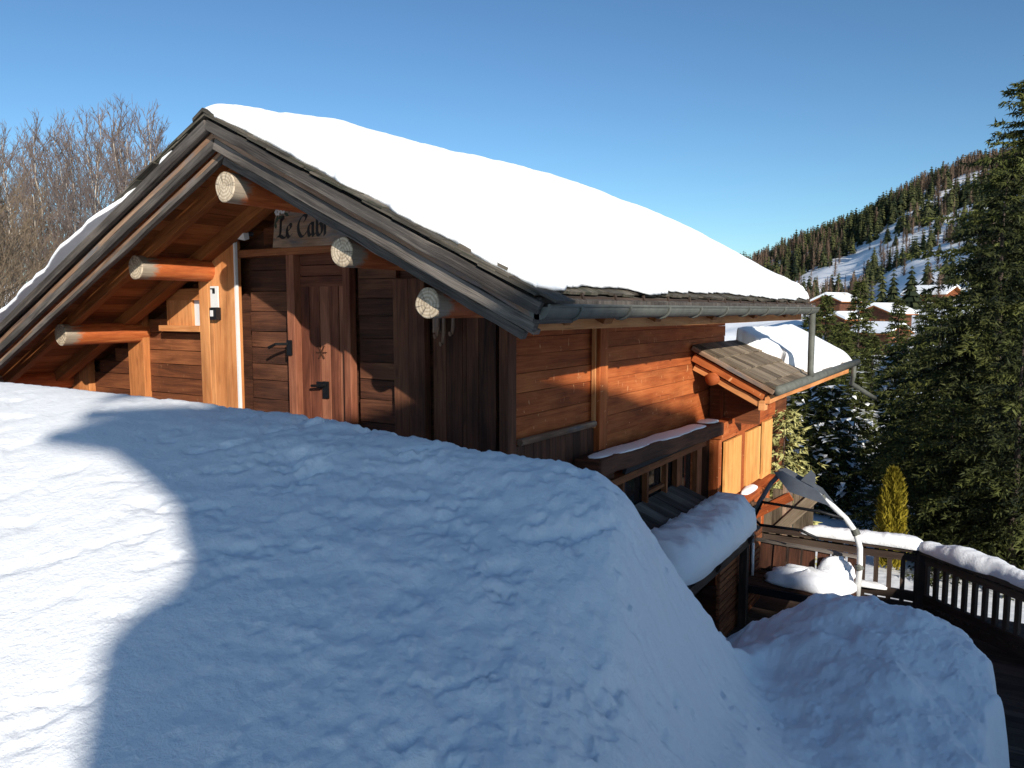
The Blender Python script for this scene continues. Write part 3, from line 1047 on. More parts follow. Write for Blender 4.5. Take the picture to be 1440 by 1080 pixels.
mb.box((-2.74, 5.2, -1.9), (.06, 1.4, 1.3), .2)
cpart(mb, 'lower_wall', W_DARK)
# canopy of grey shingles over the lower entrance, with slatted screen under it
mb = MB()
y = 5.3
while y < 7.3:
    w = rng.uniform(.13, .2)
    for k, (xa, xb) in enumerate(((-2.72, -2.40), (-2.45, -2.15), (-2.2, -1.9))):
        za, zb = -1.74 - (xa + 2.7) * .42, -1.74 - (xb + 2.7) * .42
        mb.board((xa, y + w / 2, za + k * .006), (xb + rng.uniform(-.03, .03), y + w / 2, zb + .012 + k * .006), w - .006, .022, (0, 1, 0))
    y += w
can = cpart(mb, 'canopy', W_GREY)
mb = MB()
for yy in (5.4, 6.3, 7.25):
    mb.board((-2.72, yy, -1.82), (-1.92, yy, -2.14), .07, .05, (0, 0, 1), .3)
mb.board((-1.98, 5.3, -2.16), (-1.98, 7.3, -2.16), .08, .06, (0, 0, 1), .3)
mb.board((-1.98, 7.22, -3.1), (-1.98, 7.22, -2.2), .07, .07, (0, 1, 0), .3)
mb.board((-1.98, 5.5, -3.1), (-1.98, 5.5, -2.2), .07, .07, (0, 1, 0), .3)
cpart(mb, 'canopy_frame', W_TERR, can)
mb = MB()
z = -3.0
while z < -2.24:
    mb.board((-2.06, 6.7, z), (-2.06, 8.1, z), .045, .03, (0, 0, 1)); z += .062
cpart(mb, 'slatted_screen', W_BROWN)
chalet_done = True


# ------------------------------------------------------------------ snow lying on roofs, rails, sills
def snow_sheet(name, U, V, base, thick, mat, label, cat='snow', group=None, under_=.004):
    """closed snow body: grid base (n,m,3) and thickness (n,m) along z"""
    n, m = thick.shape
    top = base.copy(); top[..., 2] += thick
    bot = base.copy(); bot[..., 2] += under_
    Vv = np.concatenate([top.reshape(-1, 3), bot.reshape(-1, 3)])
    i = np.arange(n - 1)[:, None] * m
    j = np.arange(m - 1)[None]
    a, b, c, d_ = i + j, i + j + 1, i + m + j + 1, i + m + j
    T1 = np.concatenate([np.stack([a, b, c], -1).reshape(-1, 3), np.stack([a, c, d_], -1).reshape(-1, 3)])
    o = n * m
    T2 = T1[:, ::-1] + o
    per = [k for k in range(m)] + [r * m + m - 1 for r in range(1, n)] + [(n - 1) * m + k for k in range(m - 2, -1, -1)] + [r * m for r in range(n - 2, 0, -1)]
    per = np.array(per); pn = np.roll(per, -1)
    T3 = np.concatenate([np.stack([per, per + o, pn + o], -1), np.stack([per, pn + o, pn], -1)])
    ob = fast_obj(name, Vv, np.concatenate([T1, T2, T3])[:, ::-1] if U else np.concatenate([T1, T2, T3]), mat, smooth=True)
    return tag(ob, label, cat, group)


def edge_prof(dist, w):
    t = np.clip(dist / w, 0, 1)
    return np.sqrt(np.maximum(0, 1 - (1 - t) ** 2))


def roof_snow():
    us = np.concatenate([np.linspace(0, .55, 50, endpoint=False), np.linspace(.55, 1, 210)])
    vs = np.concatenate([np.linspace(0, .08, 50, endpoint=False), np.linspace(.08, 1, 260)])
    U, Vv = np.meshgrid(us, vs)
    yr = Y0 + Vv * (Y1 - Y0)
    ex = EAVE_X - .015 + fbm(yr * 3.2, yr * 0, 4, 71) * .075
    X = (LEFT_X + .03) + U * (ex - LEFT_X - .03)
    fy = Y0 + .015 + .02 * sstep(RX + .2, RX + 1.3, X) + fbm(X * 4, X * 0, 4, 72) * .06 - .03 * (1 - sstep(.0, .35, np.abs(X - RX - .1))) - .10 * sstep(RX - .6, RX - 1.6, X)
    by = Y1 + .03 + fbm(X * 3, X * 0, 2, 73) * .03
    Y = fy + Vv * (by - fy)
    base = np.stack([X, Y, RZ - SL * np.sqrt((X - RX) ** 2 + .004) + .062 - .055 * sstep(RX - .15, RX - .6, X)], -1)
    h = .115 + .125 * sstep(Y0, Y0 + 1.3, Y) + .055 * sstep(Y0 + 1.5, Y0 + 4.5, Y) + fbm(X * .9, Y * .7, 3, 74) * .05 + fbm(X * 5, Y * 5, 4, 75, .6) * .016
    h = h * (.75 + .25 * sstep(RX, RX + 1.0, X)) * (1 - .5 * sstep(RX - .5, RX - 1.3, X)) * (1 - .42 * sstep(EAVE_X - 1.5, EAVE_X - .1, X)) * (1 - .25 * sstep(Y1 - 2.2, Y1, Y))
    e = edge_prof(Y - fy, .20 + .25 * sstep(RX + .3, RX + 1.5, X)) * edge_prof(ex - X, .13) * edge_prof(by - Y, .45) * edge_prof(X - LEFT_X - .03, .2)
    rough = fbm(X * 14, Y * 14, 3, 77, .65) * .035 * sstep(RX + .1, RX + .6, X) * (1 - sstep(.0, .35, np.minimum(Y - fy, ex - X)))
    snow_sheet('roof_snow', True, None, base, h * e + np.maximum(rough, -.5 * h * e) * (e > .05), SNOW_ROOF, 'thick white snow blanket covering the main gable roof of the chalet', under_=-.02)


roof_snow()


def strip_snow(name, p0, p1, width, height, label, n=60, m=14, seed=1, wob=.25, mat=None, ends=.12, taper=None, group=None):
    """a rounded roll of snow lying along p0-p1"""
    p0, p1 = Vector(p0), Vector(p1)
    ax = (p1 - p0); L = ax.length; ax.normalize()
    side = ax.cross(Vector((0, 0, 1))).normalized()
    V, F = [], []
    for i in range(n + 1):
        s = L * i / n
        e = float(edge_prof(np.array(min(s, L - s)), ends)) * .98 + .02
        wn_ = 1 + wob * float(fbm(np.array(s * 2.2), np.array(seed * 3.1), 3, seed))
        hn = 1 + wob * 1.4 * float(fbm(np.array(s * 1.7), np.array(seed * 7.7), 3, seed + 5))
        k = 1.0 if taper is None else taper(i / n)
        for j in range(m):
            a = 2 * math.pi * j / m
            cx, sz = math.cos(a), math.sin(a)
            x = math.copysign(abs(cx) ** .75, cx) * width / 2 * wn_ * (.4 + .6 * e) * k
            z = (abs(sz) ** .8 * height * hn * e * k) if sz > 0 else sz * .015
            nz = float(fbm(np.array(s * 11.0 + j * .7), np.array(j * .8 + seed), 3, seed, .6)) * .22 * height
            q = p0 + ax * s + side * x + Vector((0, 0, z + (nz if sz > .1 else 0)))
            V.append(q)
    for i in range(n):
        for j in range(m):
            j2 = (j + 1) % m
            F.append((i * m + j, i * m + j2, (i + 1) * m + j2, (i + 1) * m + j))
    F.append(list(range(m))[::-1]); F.append([n * m + j for j in range(m)])
    o = mesh_obj(name, V, F, mat or SNOW, smooth=True)
    return tag(o, label, 'snow', group)


def wing_snow():
    xs = np.linspace(GX, GEX + .02, 60)
    ys = np.linspace(9.0, GY1 + .03, 140)
    X, Y = np.meshgrid(xs, ys)
    base = np.stack([X, Y, GZ - GSL * (X - GX) + .025], -1)
    fy = 9.62 + .25 * (X - GX) + fbm(X * 5, X * 0 + 3, 3, 81) * .12
    ex = GEX - .01 + fbm(Y * 3, Y * 0, 2, 82) * .04
    h = .125 + fbm(X * 2, Y * 1.5, 3, 83) * .03
    e = edge_prof(Y - fy, .09) * edge_prof(ex - X, .14) * edge_prof(GY1 + .02 - Y, .35)
    th = np.where(e > .001, h * e, -.05)
    snow_sheet('wing_snow', True, None, base, th, SNOW_ROOF, 'white snow slab on the small lower roof behind the downpipe', under_=-.055)


wing_snow()
strip_snow('canopy_snow', (-2.15, 5.4, -2.04), (-2.13, 7.42, -2.03), .54, .30, 'long rounded snow roll lying on the grey canopy beside the bank', n=90, m=26, seed=3, wob=.16, ends=.22)
strip_snow('beam_snow', (-2.62, 5.30, -1.12), (-2.59, 7.7, -1.168), .18, .014, 'thin snow dusting on the dark beam below the side wall', n=60, seed=4, wob=.6)
strip_snow('beam_end_snow', (-2.62, 7.85, -1.165), (-2.60, 8.15, -1.17), .20, .02, 'small sunlit snow cap on the end of the dark lower beam', n=16, seed=5)
strip_snow('sill_snow', (BX + .10, 8.30, -2.14), (BX + .10, 8.80, -2.14), .13, .045, 'small snow heap on the near end of the bay window sill', n=20, seed=6, ends=.14)
strip_snow('sill_snow', (BX + .10, 9.0, -2.14), (BX + .10, 9.5, -2.14), .13, .055, 'small snow heap on the middle of the bay window sill', n=20, seed=7, ends=.2)

# ------------------------------------------------------------------ things fixed on the gable
# name sign with painted lettering
sg = thing('name_sign', 'weathered wooden sign reading Le Cabr under the gable', 'sign', (-4.6, WY - .10, .60))
def spart(mb, name, mat, parent, root):
    o = mb.build(name, mat, parent)
    o.data.transform(Matrix.Translation(-Vector(root.location)))
    return o


mb = MB()
mb.prism([(-4.93, .485), (-4.76, .478), (-4.15, .478), (-4.02, .49), (-4.03, .78), (-4.2, .83), (-4.6, .84), (-4.85, .80), (-4.90, .70)], (0, WY - .10, 0), (1, 0, 0), (0, 0, 1), (0, 1, 0), .025, .62)
spart(mb, 'sign_board', W_GREYB, sg, sg)
GLYPH = {
    'L': [[(.58, .86), (.54, 1.0), (.40, .94), (.34, .66), (.30, .3), (.22, .08)], [(.0, .05), (.24, .10), (.5, .0), (.74, .02), (.84, .16)]],
    'e': [[(.12, .30), (.38, .42), (.42, .58), (.28, .62), (.10, .45), (.08, .2), (.22, .0), (.46, .12)]],
    'C': [[(.72, .78), (.80, .92), (.66, 1.0), (.40, .92), (.14, .62), (.12, .28), (.30, .02), (.55, .02), (.78, .22)], [(.72, .78), (.62, .70)]],
    'a': [[(.46, .56), (.26, .60), (.08, .38), (.10, .1), (.24, .02), (.44, .22)], [(.46, .6), (.42, .2), (.48, .0), (.60, .10)]],
    'b': [[(.14, 1.0), (.12, .5), (.12, .12), (.28, .0), (.48, .14), (.50, .42), (.36, .58), (.14, .42)]],
    'r': [[(.0, .5), (.12, .60), (.14, .3), (.12, .0)], [(.14, .42), (.28, .58), (.42, .60), (.44, .48)]],
}
mb = MB()
cx = -4.875
hgt = .16
nib = Vector((math.cos(rad(38)), 0, math.sin(rad(38)))) * .0155
for ch, adv in (('L', .78), ('e', .62), (' ', .30), ('C', .86), ('a', .66), ('b', .60), ('r', .5)):
    if ch != ' ':
        mb = MB()
        for st in GLYPH[ch]:
            pts = []
            for k in range(len(st) - 1):          # smooth the stroke
                p_, a_, b_, n_ = [Vector((*st[min(max(q, 0), len(st) - 1)], 0)) for q in (k - 1, k, k + 1, k + 2)]
                for t in np.linspace(0, 1, 6, endpoint=False):
                    pts.append(.5 * ((2 * a_) + (b_ - p_) * t + (2 * p_ - 5 * a_ + 4 * b_ - n_) * t * t + (3 * a_ - p_ - 3 * b_ + n_) * t ** 3))
            pts.append(Vector((*st[-1], 0)))
            P = [Vector((cx + q.x * hgt * .82, WY - .1035, .555 + q.y * hgt)) for q in pts]
            for a_, b_ in zip(P[:-1], P[1:]):
                i0 = len(mb.v)
                q4 = [a_ - nib, b_ - nib, b_ + nib, a_ + nib]
                mb.v += q4 + [q + Vector((0, .003, 0)) for q in q4]
                for ids in ((0, 1, 2, 3), (7, 6, 5, 4), (0, 4, 5, 1), (1, 5, 6, 2), (2, 6, 7, 3), (3, 7, 4, 0)):
                    mb.face([i0 + q for q in ids], [(0, 0)] * 4, .3)
        spart(mb, 'letter', BLACK_P, sg, sg)
    cx += adv * hgt * .82
for (fx, fz) in ((-4.865, .755), (-4.805, .765)):
    mb = MB()
    for k in range(6):
        a = k * math.pi / 3
        c = Vector((fx + .018 * math.cos(a), WY - .104, fz + .018 * math.sin(a)))
        mb.prism([(.013 * math.cos(t), .010 * math.sin(t)) for t in np.linspace(0, 2 * math.pi, 8, endpoint=False)], c, (1, 0, 0), (0, 0, 1), (0, 1, 0), .004, .5)
    spart(mb, 'painted_flower', WHITE_P, sg, sg)
LEAFP = plain('painted_leaf_green', (.035, .06, .04), .7)
mb = MB()
for (fx, fz, a) in ((-4.87, .705, 1.2), (-4.83, .715, .4), (-4.77, .735, 2.6), (-4.66, .785, .3), (-4.60, .78, 2.8), (-4.89, .66, 1.7), (-4.72, .77, 1.0)):
    ca_, sa_ = math.cos(a), math.sin(a)
    mb.prism([(x_ * ca_ - y_ * sa_, x_ * sa_ + y_ * ca_) for x_, y_ in ((-.035, 0), (-.01, .014), (.035, 0), (-.01, -.014))], (fx, WY - .1025, fz), (1, 0, 0), (0, 0, 1), (0, 1, 0), .003, .5)
spart(mb, 'painted_leaf', LEAFP, sg, sg)
# flood light under the left soffit
fl = thing('flood_light', 'small white flood light under the gable soffit left of the name sign', 'lamp', (-5.25, WY - .08, .60))
mb = MB(); mb.tube([(-5.25, WY - .03, .61), (-5.25, WY - .10, .61)], .018, 10); spart(mb, 'lamp_arm', GREY_P, fl, fl)
mb = MB(); mb.board((-5.29, WY - .13, .60), (-5.20, WY - .13, .585), .06, .05, (0, -.3, 1), .5); spart(mb, 'lamp_head', WHITE_P, fl, fl)
# plate and key box on the wide post
pl = thing('notice_plate', 'small white plate with a dark emblem on the light pine post', 'plate', (-5.60, WY - .15, .10))
mb = MB(); mb.box((-5.60, WY - .145, .105), (.095, .012, .175), .5); o = spart(mb, 'plate', WHITE_P, pl, pl)
mb = MB()
mb.box((-5.60, WY - .1535, .15), (.03, .004, .035)); mb.box((-5.615, WY - .1535, .172), (.055, .004, .009))
spart(mb, 'emblem', BLACK_P, pl, pl)
kb = thing('key_box', 'black key box with a pale front below the white plate', 'box', (-5.59, WY - .15, -.03))
mb = MB(); mb.box((-5.585, WY - .155, -.035), (.085, .05, .10)); spart(mb, 'case', BLACK_P, kb, kb)
mb = MB(); mb.box((-5.598, WY - .182, -.032), (.034, .006, .05)); spart(mb, 'cover', WHITE_P, kb, kb)
# old tools hanging at the corner
tl = thing('wooden_rack', 'small weathered rack with hooks at the right corner of the gable', 'rack', (-3.3, WY - .06, -.07))
mb = MB(); mb.board((-3.43, WY - .05, -.02), (-3.12, WY - .05, -.03), .035, .05, (0, 0, 1), .6)
mb.board((-3.36, WY - .04, -.16), (-3.36, WY - .04, -.02), .05, .03, (1, 0, 0), .6)
spart(mb, 'back_board', W_GREYB, tl, tl)
for dx, ln in ((0, .15), (.05, .20), (.13, .13)):
    mb = MB()
    x = -3.31 + dx
    mb.tube([(x, WY - .09, -.03), (x + .006, WY - .10, -.03 - ln * .6), (x - .004, WY - .10, -.03 - ln), (x - .012, WY - .12, -.035 - ln)], [.012, .014, .012, .017], 8)
    spart(mb, 'hook', W_GREYB, tl, tl)

# ------------------------------------------------------------------ terrace: deck, railing, chairlift chair
RA, RC, RB = Vector((-2.18, 8.52, 0)), Vector((-.60, 8.56, 0)), Vector((1.47, 6.80, 0))
RTOP = -2.36
mb = MB()
x = -2.2
for k in range(40):
    yk = 5.0 + k * .095
    mb.board((-2.62, yk, DECK_Z - .02), (.6, yk, DECK_Z - .02), .09, .03, (0, 1, 0))
dk = mb.build('terrace_deck', W_TERR)
tag(dk, 'dark boarded terrace deck under the snow beside the chalet', 'deck')
rl = thing('terrace_railing', 'dark wooden baluster railing capped with snow around the terrace', 'railing', (RC.x, RC.y, DECK_Z))
def rpart(mb, name, mat=W_TERR, parent=None, **k):
    o = mb.build(name, mat, parent or rl, **k)
    o.data.transform(Matrix.Translation(-Vector(rl.location)))
    return o


UP = Vector((0, 0, 1))
for (a, b, nb) in ((RA, RC, 13), (RC, RB, 25)):
    dirn = (b - a).normalized()
    mb = MB(); mb.board(a + UP * RTOP, b + UP * RTOP, .045, .16, (0, 0, 1), n=5, jit=.004); rpart(mb, 'top_rail', bevel=.005)
    mb = MB(); mb.board(a + UP * (RTOP - .09), b + UP * (RTOP - .09), .07, .045, (0, 0, 1), n=3, jit=.003); rpart(mb, 'upper_rail')
    mb = MB(); mb.board(a + UP * (RTOP - .48), b + UP * (RTOP - .48), .09, .05, (0, 0, 1), n=3, jit=.003); rpart(mb, 'lower_rail')
    for k in range(nb):
        c = a + (b - a) * ((k + .6) / nb)
        mb = MB(); mb.board(c + UP * (RTOP - .56), c + UP * (RTOP - .03), .042, .035, tuple(dirn), rng.uniform(.2, .9)); rpart(mb, 'baluster')
for c in (RA, (RA + RC) / 2 + Vector((0, .05, 0)), RC, RC + (RB - RC) * .6, RB):
    mb = MB(); mb.board(c + UP * (DECK_Z - .2), c + UP * (RTOP - .02), .10, .10, (1, 0, 0), .3); rpart(mb, 'rail_post', bevel=.008)
mb = MB(); mb.board(RC + UP * (RTOP - .80), RB + UP * (RTOP - .80), .52, .03, (0, 0, 1), .2); mb.board(RA + UP * (RTOP - .62), RC + UP * (RTOP - .62), .14, .03, (0, 0, 1), .3)
rpart(mb, 'skirt_board')
strip_snow('rail_snow', (RA.x + .42, RA.y, RTOP + .02), (RC.x + .02, RC.y, RTOP + .02), .21, .085, 'smooth sunlit snow strip along the rear top rail', n=80, seed=8, wob=.35)
strip_snow('rail_snow', (RC.x, RC.y, RTOP + .02), (RB.x, RB.y, RTOP + .02), .22, .10, 'lumpy shaded snow strip along the right hand top rail', n=150, seed=9, wob=.75)
strip_snow('ledge_snow', (RA.x + .5, RA.y - .05, RTOP - .43), (RC.x - .3, RC.y - .05, RTOP - .43), .12, .05, 'thin snow line on the lower rail behind the chairlift chair', n=40, seed=10)
# thin steel pole at the right edge
pole = MB(); pole.tube([(.40, 5.65, -3.3), (.40, 5.65, -1.95)], .018, 10); pole.tube([(.40, 5.65, -1.95), (.40, 5.65, -1.93)], .024, 10)
tag(pole.build('steel_pole', GREY_P, smooth=True), 'slim dark steel pole at the right edge beside the snow mound', 'pole')

CY = 7.6
ch = thing('chairlift_seat', 'old chairlift chair with white hoop frame used as a terrace bench', 'chairlift chair', (-1.5, CY, DECK_Z))
k_ = CY / 7.15
def cx_(x): return x * k_
def chp(mb, name, mat, parent=None, **kw):
    o = mb.build(name, mat, parent or ch, **kw)
    o.data.transform(Matrix.Translation(-Vector(ch.location)))
    return o


hoop = [(-.985, -2.46), (-.975, -2.2), (-.98, -2.03), (-1.02, -1.90), (-1.10, -1.795), (-1.21, -1.70), (-1.34, -1.61)]
mb = MB(); mb.tube([(x * k_, CY, z * k_) for x, z in hoop], .026, 12); chp(mb, 'hoop_frame', WHITE_P, smooth=True)
mb = MB(); mb.tube([(x * k_, CY, z * k_) for x, z in ((-1.66, -1.46), (-1.74, -1.56), (-1.84, -1.75), (-1.90, -1.95), (-1.89, -2.2), (-1.885, -2.42))], .022, 12); chp(mb, 'hoop_frame', GREY_P, smooth=True)  # left side of the white hoop in grey: its shade put into the colour
mb = MB()
mb.prism([(-1.70 * k_, -1.44 * k_), (-1.63 * k_, -1.42 * k_), (-1.32 * k_, -1.565 * k_), (-1.22 * k_, -1.68 * k_), (-1.33 * k_, -1.655 * k_), (-1.56 * k_, -1.60 * k_)], (0, CY - .09, 0), (1, 0, 0), (0, 0, 1), (0, 1, 0), .016, .5)
mb.prism([(-1.70 * k_, -1.44 * k_), (-1.63 * k_, -1.42 * k_), (-1.32 * k_, -1.565 * k_), (-1.22 * k_, -1.68 * k_), (-1.33 * k_, -1.655 * k_), (-1.56 * k_, -1.60 * k_)], (0, CY + .075, 0), (1, 0, 0), (0, 0, 1), (0, 1, 0), .016, .5)
mb.board((-1.68 * k_, CY, -1.455 * k_), (-1.34 * k_, CY, -1.58 * k_), .02, .15, (0, 0, 1), .5)
mb.prism([(-1.48 * k_, -1.50 * k_), (-1.40 * k_, -1.40 * k_), (-1.36 * k_, -1.44 * k_), (-1.36 * k_, -1.55 * k_)], (0, CY - .02, 0), (1, 0, 0), (0, 0, 1), (0, 1, 0), .016, .5)
chp(mb, 'hanger_plate', GREY_P)
for fx_, fz_ in ((-1.02, -1.90), (-1.30, -1.64), (-.98, -2.2), (-1.86, -1.80)):
    mb = MB(); mb.tube([(fx_ * k_ + .012, CY, fz_ * k_ - .025), (fx_ * k_ - .012, CY, fz_ * k_ + .025)], .036, 10); mb.tube([(fx_ * k_, CY - .05, fz_ * k_), (fx_ * k_, CY + .05, fz_ * k_)], .011, 6)
    chp(mb, 'clamp', GUTTER)
mb = MB()
mb.tube([(-1.90 * k_, CY, -1.95 * k_), (-1.80 * k_, CY - .05, -1.73 * k_), (-1.3 * k_, CY - .07, -1.745 * k_), (-1.08 * k_, CY, -1.80 * k_)], .014, 8)
mb.tube([(-1.89 * k_, CY, -1.90 * k_), (-1.80 * k_, CY - .1, -1.93 * k_), (-1.45 * k_, CY - .12, -1.92 * k_), (-1.3 * k_, CY - .1, -1.98 * k_)], .014, 8)
chp(mb, 'safety_bar', IRON, smooth=True)
for k in range(7):                          # backrest staves
    a = -1.86 + k * .127
    mb = MB(); mb.board(((a + .05) * k_, CY + .16, -2.40 * k_), ((a + .05) * k_, CY + .21, -2.15 * k_), .105 * k_, .022, (1, 0, 0), .1)
    chp(mb, 'backrest_slat', W_DARK)
mb = MB(); mb.board((-1.90 * k_, CY + .19, -2.145 * k_), (-1.02 * k_, CY + .19, -2.165 * k_), .025, .05, (0, 0, 1), .9); chp(mb, 'backrest_rail', W_GREY)
for k in range(4):
    mb = MB(); mb.board((-1.90 * k_, CY - .26 + k * .12, -2.435 * k_), (-.99 * k_, CY - .26 + k * .12, -2.435 * k_), .03, .10, (0, 0, 1), .1)
    chp(mb, 'seat_slat', W_DARK)
mb = MB(); mb.board((-1.92 * k_, CY - .32, -2.46 * k_), (-.98 * k_, CY - .32, -2.46 * k_), .07, .04, (0, 0, 1), .1)
for x in (-1.88, -1.01):
    mb.board((x * k_, CY - .3, -2.46 * k_), (x * k_, CY + .2, -2.46 * k_), .05, .05, (0, 0, 1), .1)
    mb.board((x * k_, CY - .25, DECK_Z), (x * k_, CY - .25, -2.46 * k_), .05, .05, (1, 0, 0), .1)
chp(mb, 'seat_frame', IRON)
for x, l in ((-1.87, 'a'), (-1.99, 'b')):
    mb = MB(); mb.tube([(x * k_, CY - .05, -2.12 * k_), (x * k_, CY - .05, -2.46 * k_)], .014, 8); chp(mb, 'arm_strut', WHITE_P, smooth=True)


def lump(name, c, rx, ry, rz, label, seed=1, mat=None, n=28, m=14, cat='snow'):
    V, F = [], []
    for i in range(m + 1):
        e = math.pi / 2 * i / m
        for j in range(n):
            a = 2 * math.pi * j / n
            nn = 1 + .35 * float(fbm(np.array(math.cos(a) * 1.6 + seed * 3), np.array(math.sin(a) * 1.6 + i * .12), 3, seed))
            V.append((c[0] + math.cos(e) ** .6 * math.cos(a) * rx * nn, c[1] + math.cos(e) ** .6 * math.sin(a) * ry * nn, c[2] + math.sin(e) * rz * nn))
    for i in range(m):
        for j in range(n):
            j2 = (j + 1) % n
            F.append((i * n + j, i * n + j2, (i + 1) * n + j2, (i + 1) * n + j))
    F.append(list(range(n))[::-1])
    return tag(mesh_obj(name, V, F, mat or SNOW, smooth=True), label, cat)


lump('seat_snow', (-1.38 * k_, CY - .06, -2.415 * k_), .38, .22, .15, 'rounded snow cushion lying on the seat of the chairlift chair', 4)
lump('backrest_snow', (-1.17 * k_, CY + .12, -2.36 * k_), .17, .10, .18, 'sunlit snow pile against the backrest of the chairlift chair', 6)

# weathered plank screen beyond the railing
ps = thing('plank_screen', 'weathered grey plank screen leaning beyond the rear railing', 'screen', (-2.0, 9.2, -3.5))
def pps(mb, name, mat):
    o = mb.build(name, mat, ps)
    o.data.transform(Matrix.Translation(-Vector(ps.location)))


k = 0
for x in np.arange(-2.50, -1.70, .115):
    mb = MB()
    top = -2.30 + (x + 2.5) / .8 * .52 + rng.uniform(-.05, .03)
    mb.board((x, 9.2 + rng.uniform(-.02, .02), -3.6), (x + rng.uniform(-.02, .02), 9.2, top), .11, .03, (1, 0, 0), n=3, jit=.004)
    pps(mb, 'plank', W_GREYB if k % 3 == 1 else W_SHINGLE2); k += 1
mb = MB(); mb.board((-2.5, 9.16, -2.95), (-1.75, 9.16, -2.1), .12, .03, (0, 0, 1)); pps(mb, 'brace', W_SHINGLE2)
mb = MB(); mb.board((-2.45, 9.15, -2.42), (-2.0, 9.15, -2.12), .10, .03, (0, 0, 1)); pps(mb, 'brace', W_ORANGE)

# ------------------------------------------------------------------ trees
BARK = plain('spruce_bark', (.07, .05, .04), .9, 0, .35, 12)
BIRCHBARK = plain('pale_bark', (.36, .31, .255), .85, 0, .35, 7)
TWIG = plain('bare_twigs', (.115, .088, .078), .85, 0, .3, 3)
TWIG2 = plain('bare_brown_twigs', (.125, .09, .058), .85, 0, .3, 3)
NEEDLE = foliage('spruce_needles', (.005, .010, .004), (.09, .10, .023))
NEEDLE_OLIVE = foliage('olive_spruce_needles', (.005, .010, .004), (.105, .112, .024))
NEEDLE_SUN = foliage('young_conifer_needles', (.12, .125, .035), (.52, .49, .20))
THUJA = foliage('golden_thuja', (.09, .075, .006), (.36, .28, .02))
NEEDLE_FAR = foliage('far_conifer_needles', (.014, .021, .010), (.10, .105, .035))
LARCH = foliage('bare_larch_twigs', (.10, .072, .054), (.30, .205, .145))
SNOWY = snow_mat('branch_snow', b1=.2, b2=.2)


def spruce_arrays(H, R, n_whorl, n_br, seed, twigs=12, droop=.35, low=.06, power=.85, tl=.34, snow=0.0, nl=.07):
    """returns needle triangles, tint, snow triangles for a conifer; base at the origin"""
    r = np.random.RandomState(seed)
    P, T, C, SV = [], [], [], []
    zs = low * H + (H * (1 - low)) * (np.arange(n_whorl) / n_whorl) ** .92
    for wi, z in enumerate(zs):
        fr = (z / H)
        Rz = R * (1 - fr) ** power * r.uniform(.8, 1.12) + .05
        nb = max(4, int(n_br * (.55 + .45 * (1 - fr))))
        a0 = r.uniform(0, 6.28)
        for b in range(nb):
            a = a0 + 6.283 * b / nb + r.normal(0, .18)
            L = Rz * r.uniform(.62, 1.16)
            up0 = .55 * fr ** 1.5 - .05 + r.normal(0, .06)
            dv = np.array([math.cos(a), math.sin(a)])
            zz = z + r.normal(0, .02) * H * .3
            nt = max(4, int(twigs * (.35 + .65 * L / R)))
            br_t = r.uniform(0, 1)
            for k in range(nt):
                s = (k + .6 + r.uniform(-.3, .3)) / nt
                s = .12 + .88 * s
                pos = np.array([dv[0] * L * s, dv[1] * L * s, zz + L * (up0 * s - droop * (s ** 1.6) + .22 * droop * s ** 4)])
                tlen = L * tl * (1.08 - s) ** .7 + nl * .8
                for side in (-1, 1):
                    tw = a + side * r.uniform(.5, 1.05)
                    dz = r.uniform(-.55, .05)
                    td = np.array([math.cos(tw), math.sin(tw), dz]); td /= np.linalg.norm(td)
                    tn = tlen * r.uniform(.7, 1.15)
                    nn = max(2, int(tn / (nl * .62)))
                    for q in range(nn):
                        pq = pos + td * tn * (q + .3) / nn
                        for e in range(2):
                            d2 = td + r.normal(0, .55, 3); d2[2] -= .12; d2 /= np.linalg.norm(d2)
                            wv = np.cross(d2, r.normal(0, 1, 3)); wv /= (np.linalg.norm(wv) + 1e-6)
                            ln = nl * r.uniform(.8, 1.5)
                            w = nl * r.uniform(.14, .24)
                            P.append((pq - wv * w, pq + wv * w, pq + d2 * ln))
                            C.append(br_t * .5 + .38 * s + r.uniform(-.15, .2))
                    if snow and r.uniform() < snow:
                        c = pos + td * tn * .5 + np.array([0, 0, .02])
                        for e in range(3):
                            d2 = td * nl * r.uniform(.8, 1.6) + r.normal(0, nl * .3, 3)
                            w = np.array([-td[1], td[0], 0.1]) * nl * r.uniform(.5, .9)
                            cc = c + r.normal(0, nl * .5, 3)
                            SV.append((cc - w, cc + w, cc + d2))
    P = np.array(P).reshape(-1, 3)
    T = np.arange(len(P)).reshape(-1, 3)
    return P, T, np.clip(np.array(C), 0, 1), (np.array(SV).reshape(-1, 3) if SV else None)


def trunk_mb(H, r0, lean=0.0, n=8, seg=10, seed=0):
    mb = MB()
    rr_ = random.Random(seed)
    pts = [(lean * (k / seg) ** 2 * H + rr_.uniform(-.01, .01) * H * .3, rr_.uniform(-.01, .01) * H * .3, H * k / seg - (.3 if k == 0 else 0)) for k in range(seg + 1)]
    mb.tube(pts, [max(.006, r0 * (1 - k / seg) ** .8) for k in range(seg + 1)], n)
    return mb


def conifer(name, label, cat, loc, H, R, mat=NEEDLE, group=None, rz=0.0, **kw):
    t = thing(name, label, cat, loc, rz, group)
    P, T, C, SV = spruce_arrays(H, R, **kw)
    fast_obj('crown', P, T, mat, t, C)
    trunk_mb(H * .97, H * .016, seed=kw['seed']).build('trunk', BARK, t, smooth=True)
    if SV is not None:
        tag(fast_obj('branch_snow', SV, np.arange(len(SV)).reshape(-1, 3), SNOWY, t), kind='stuff')
    return t


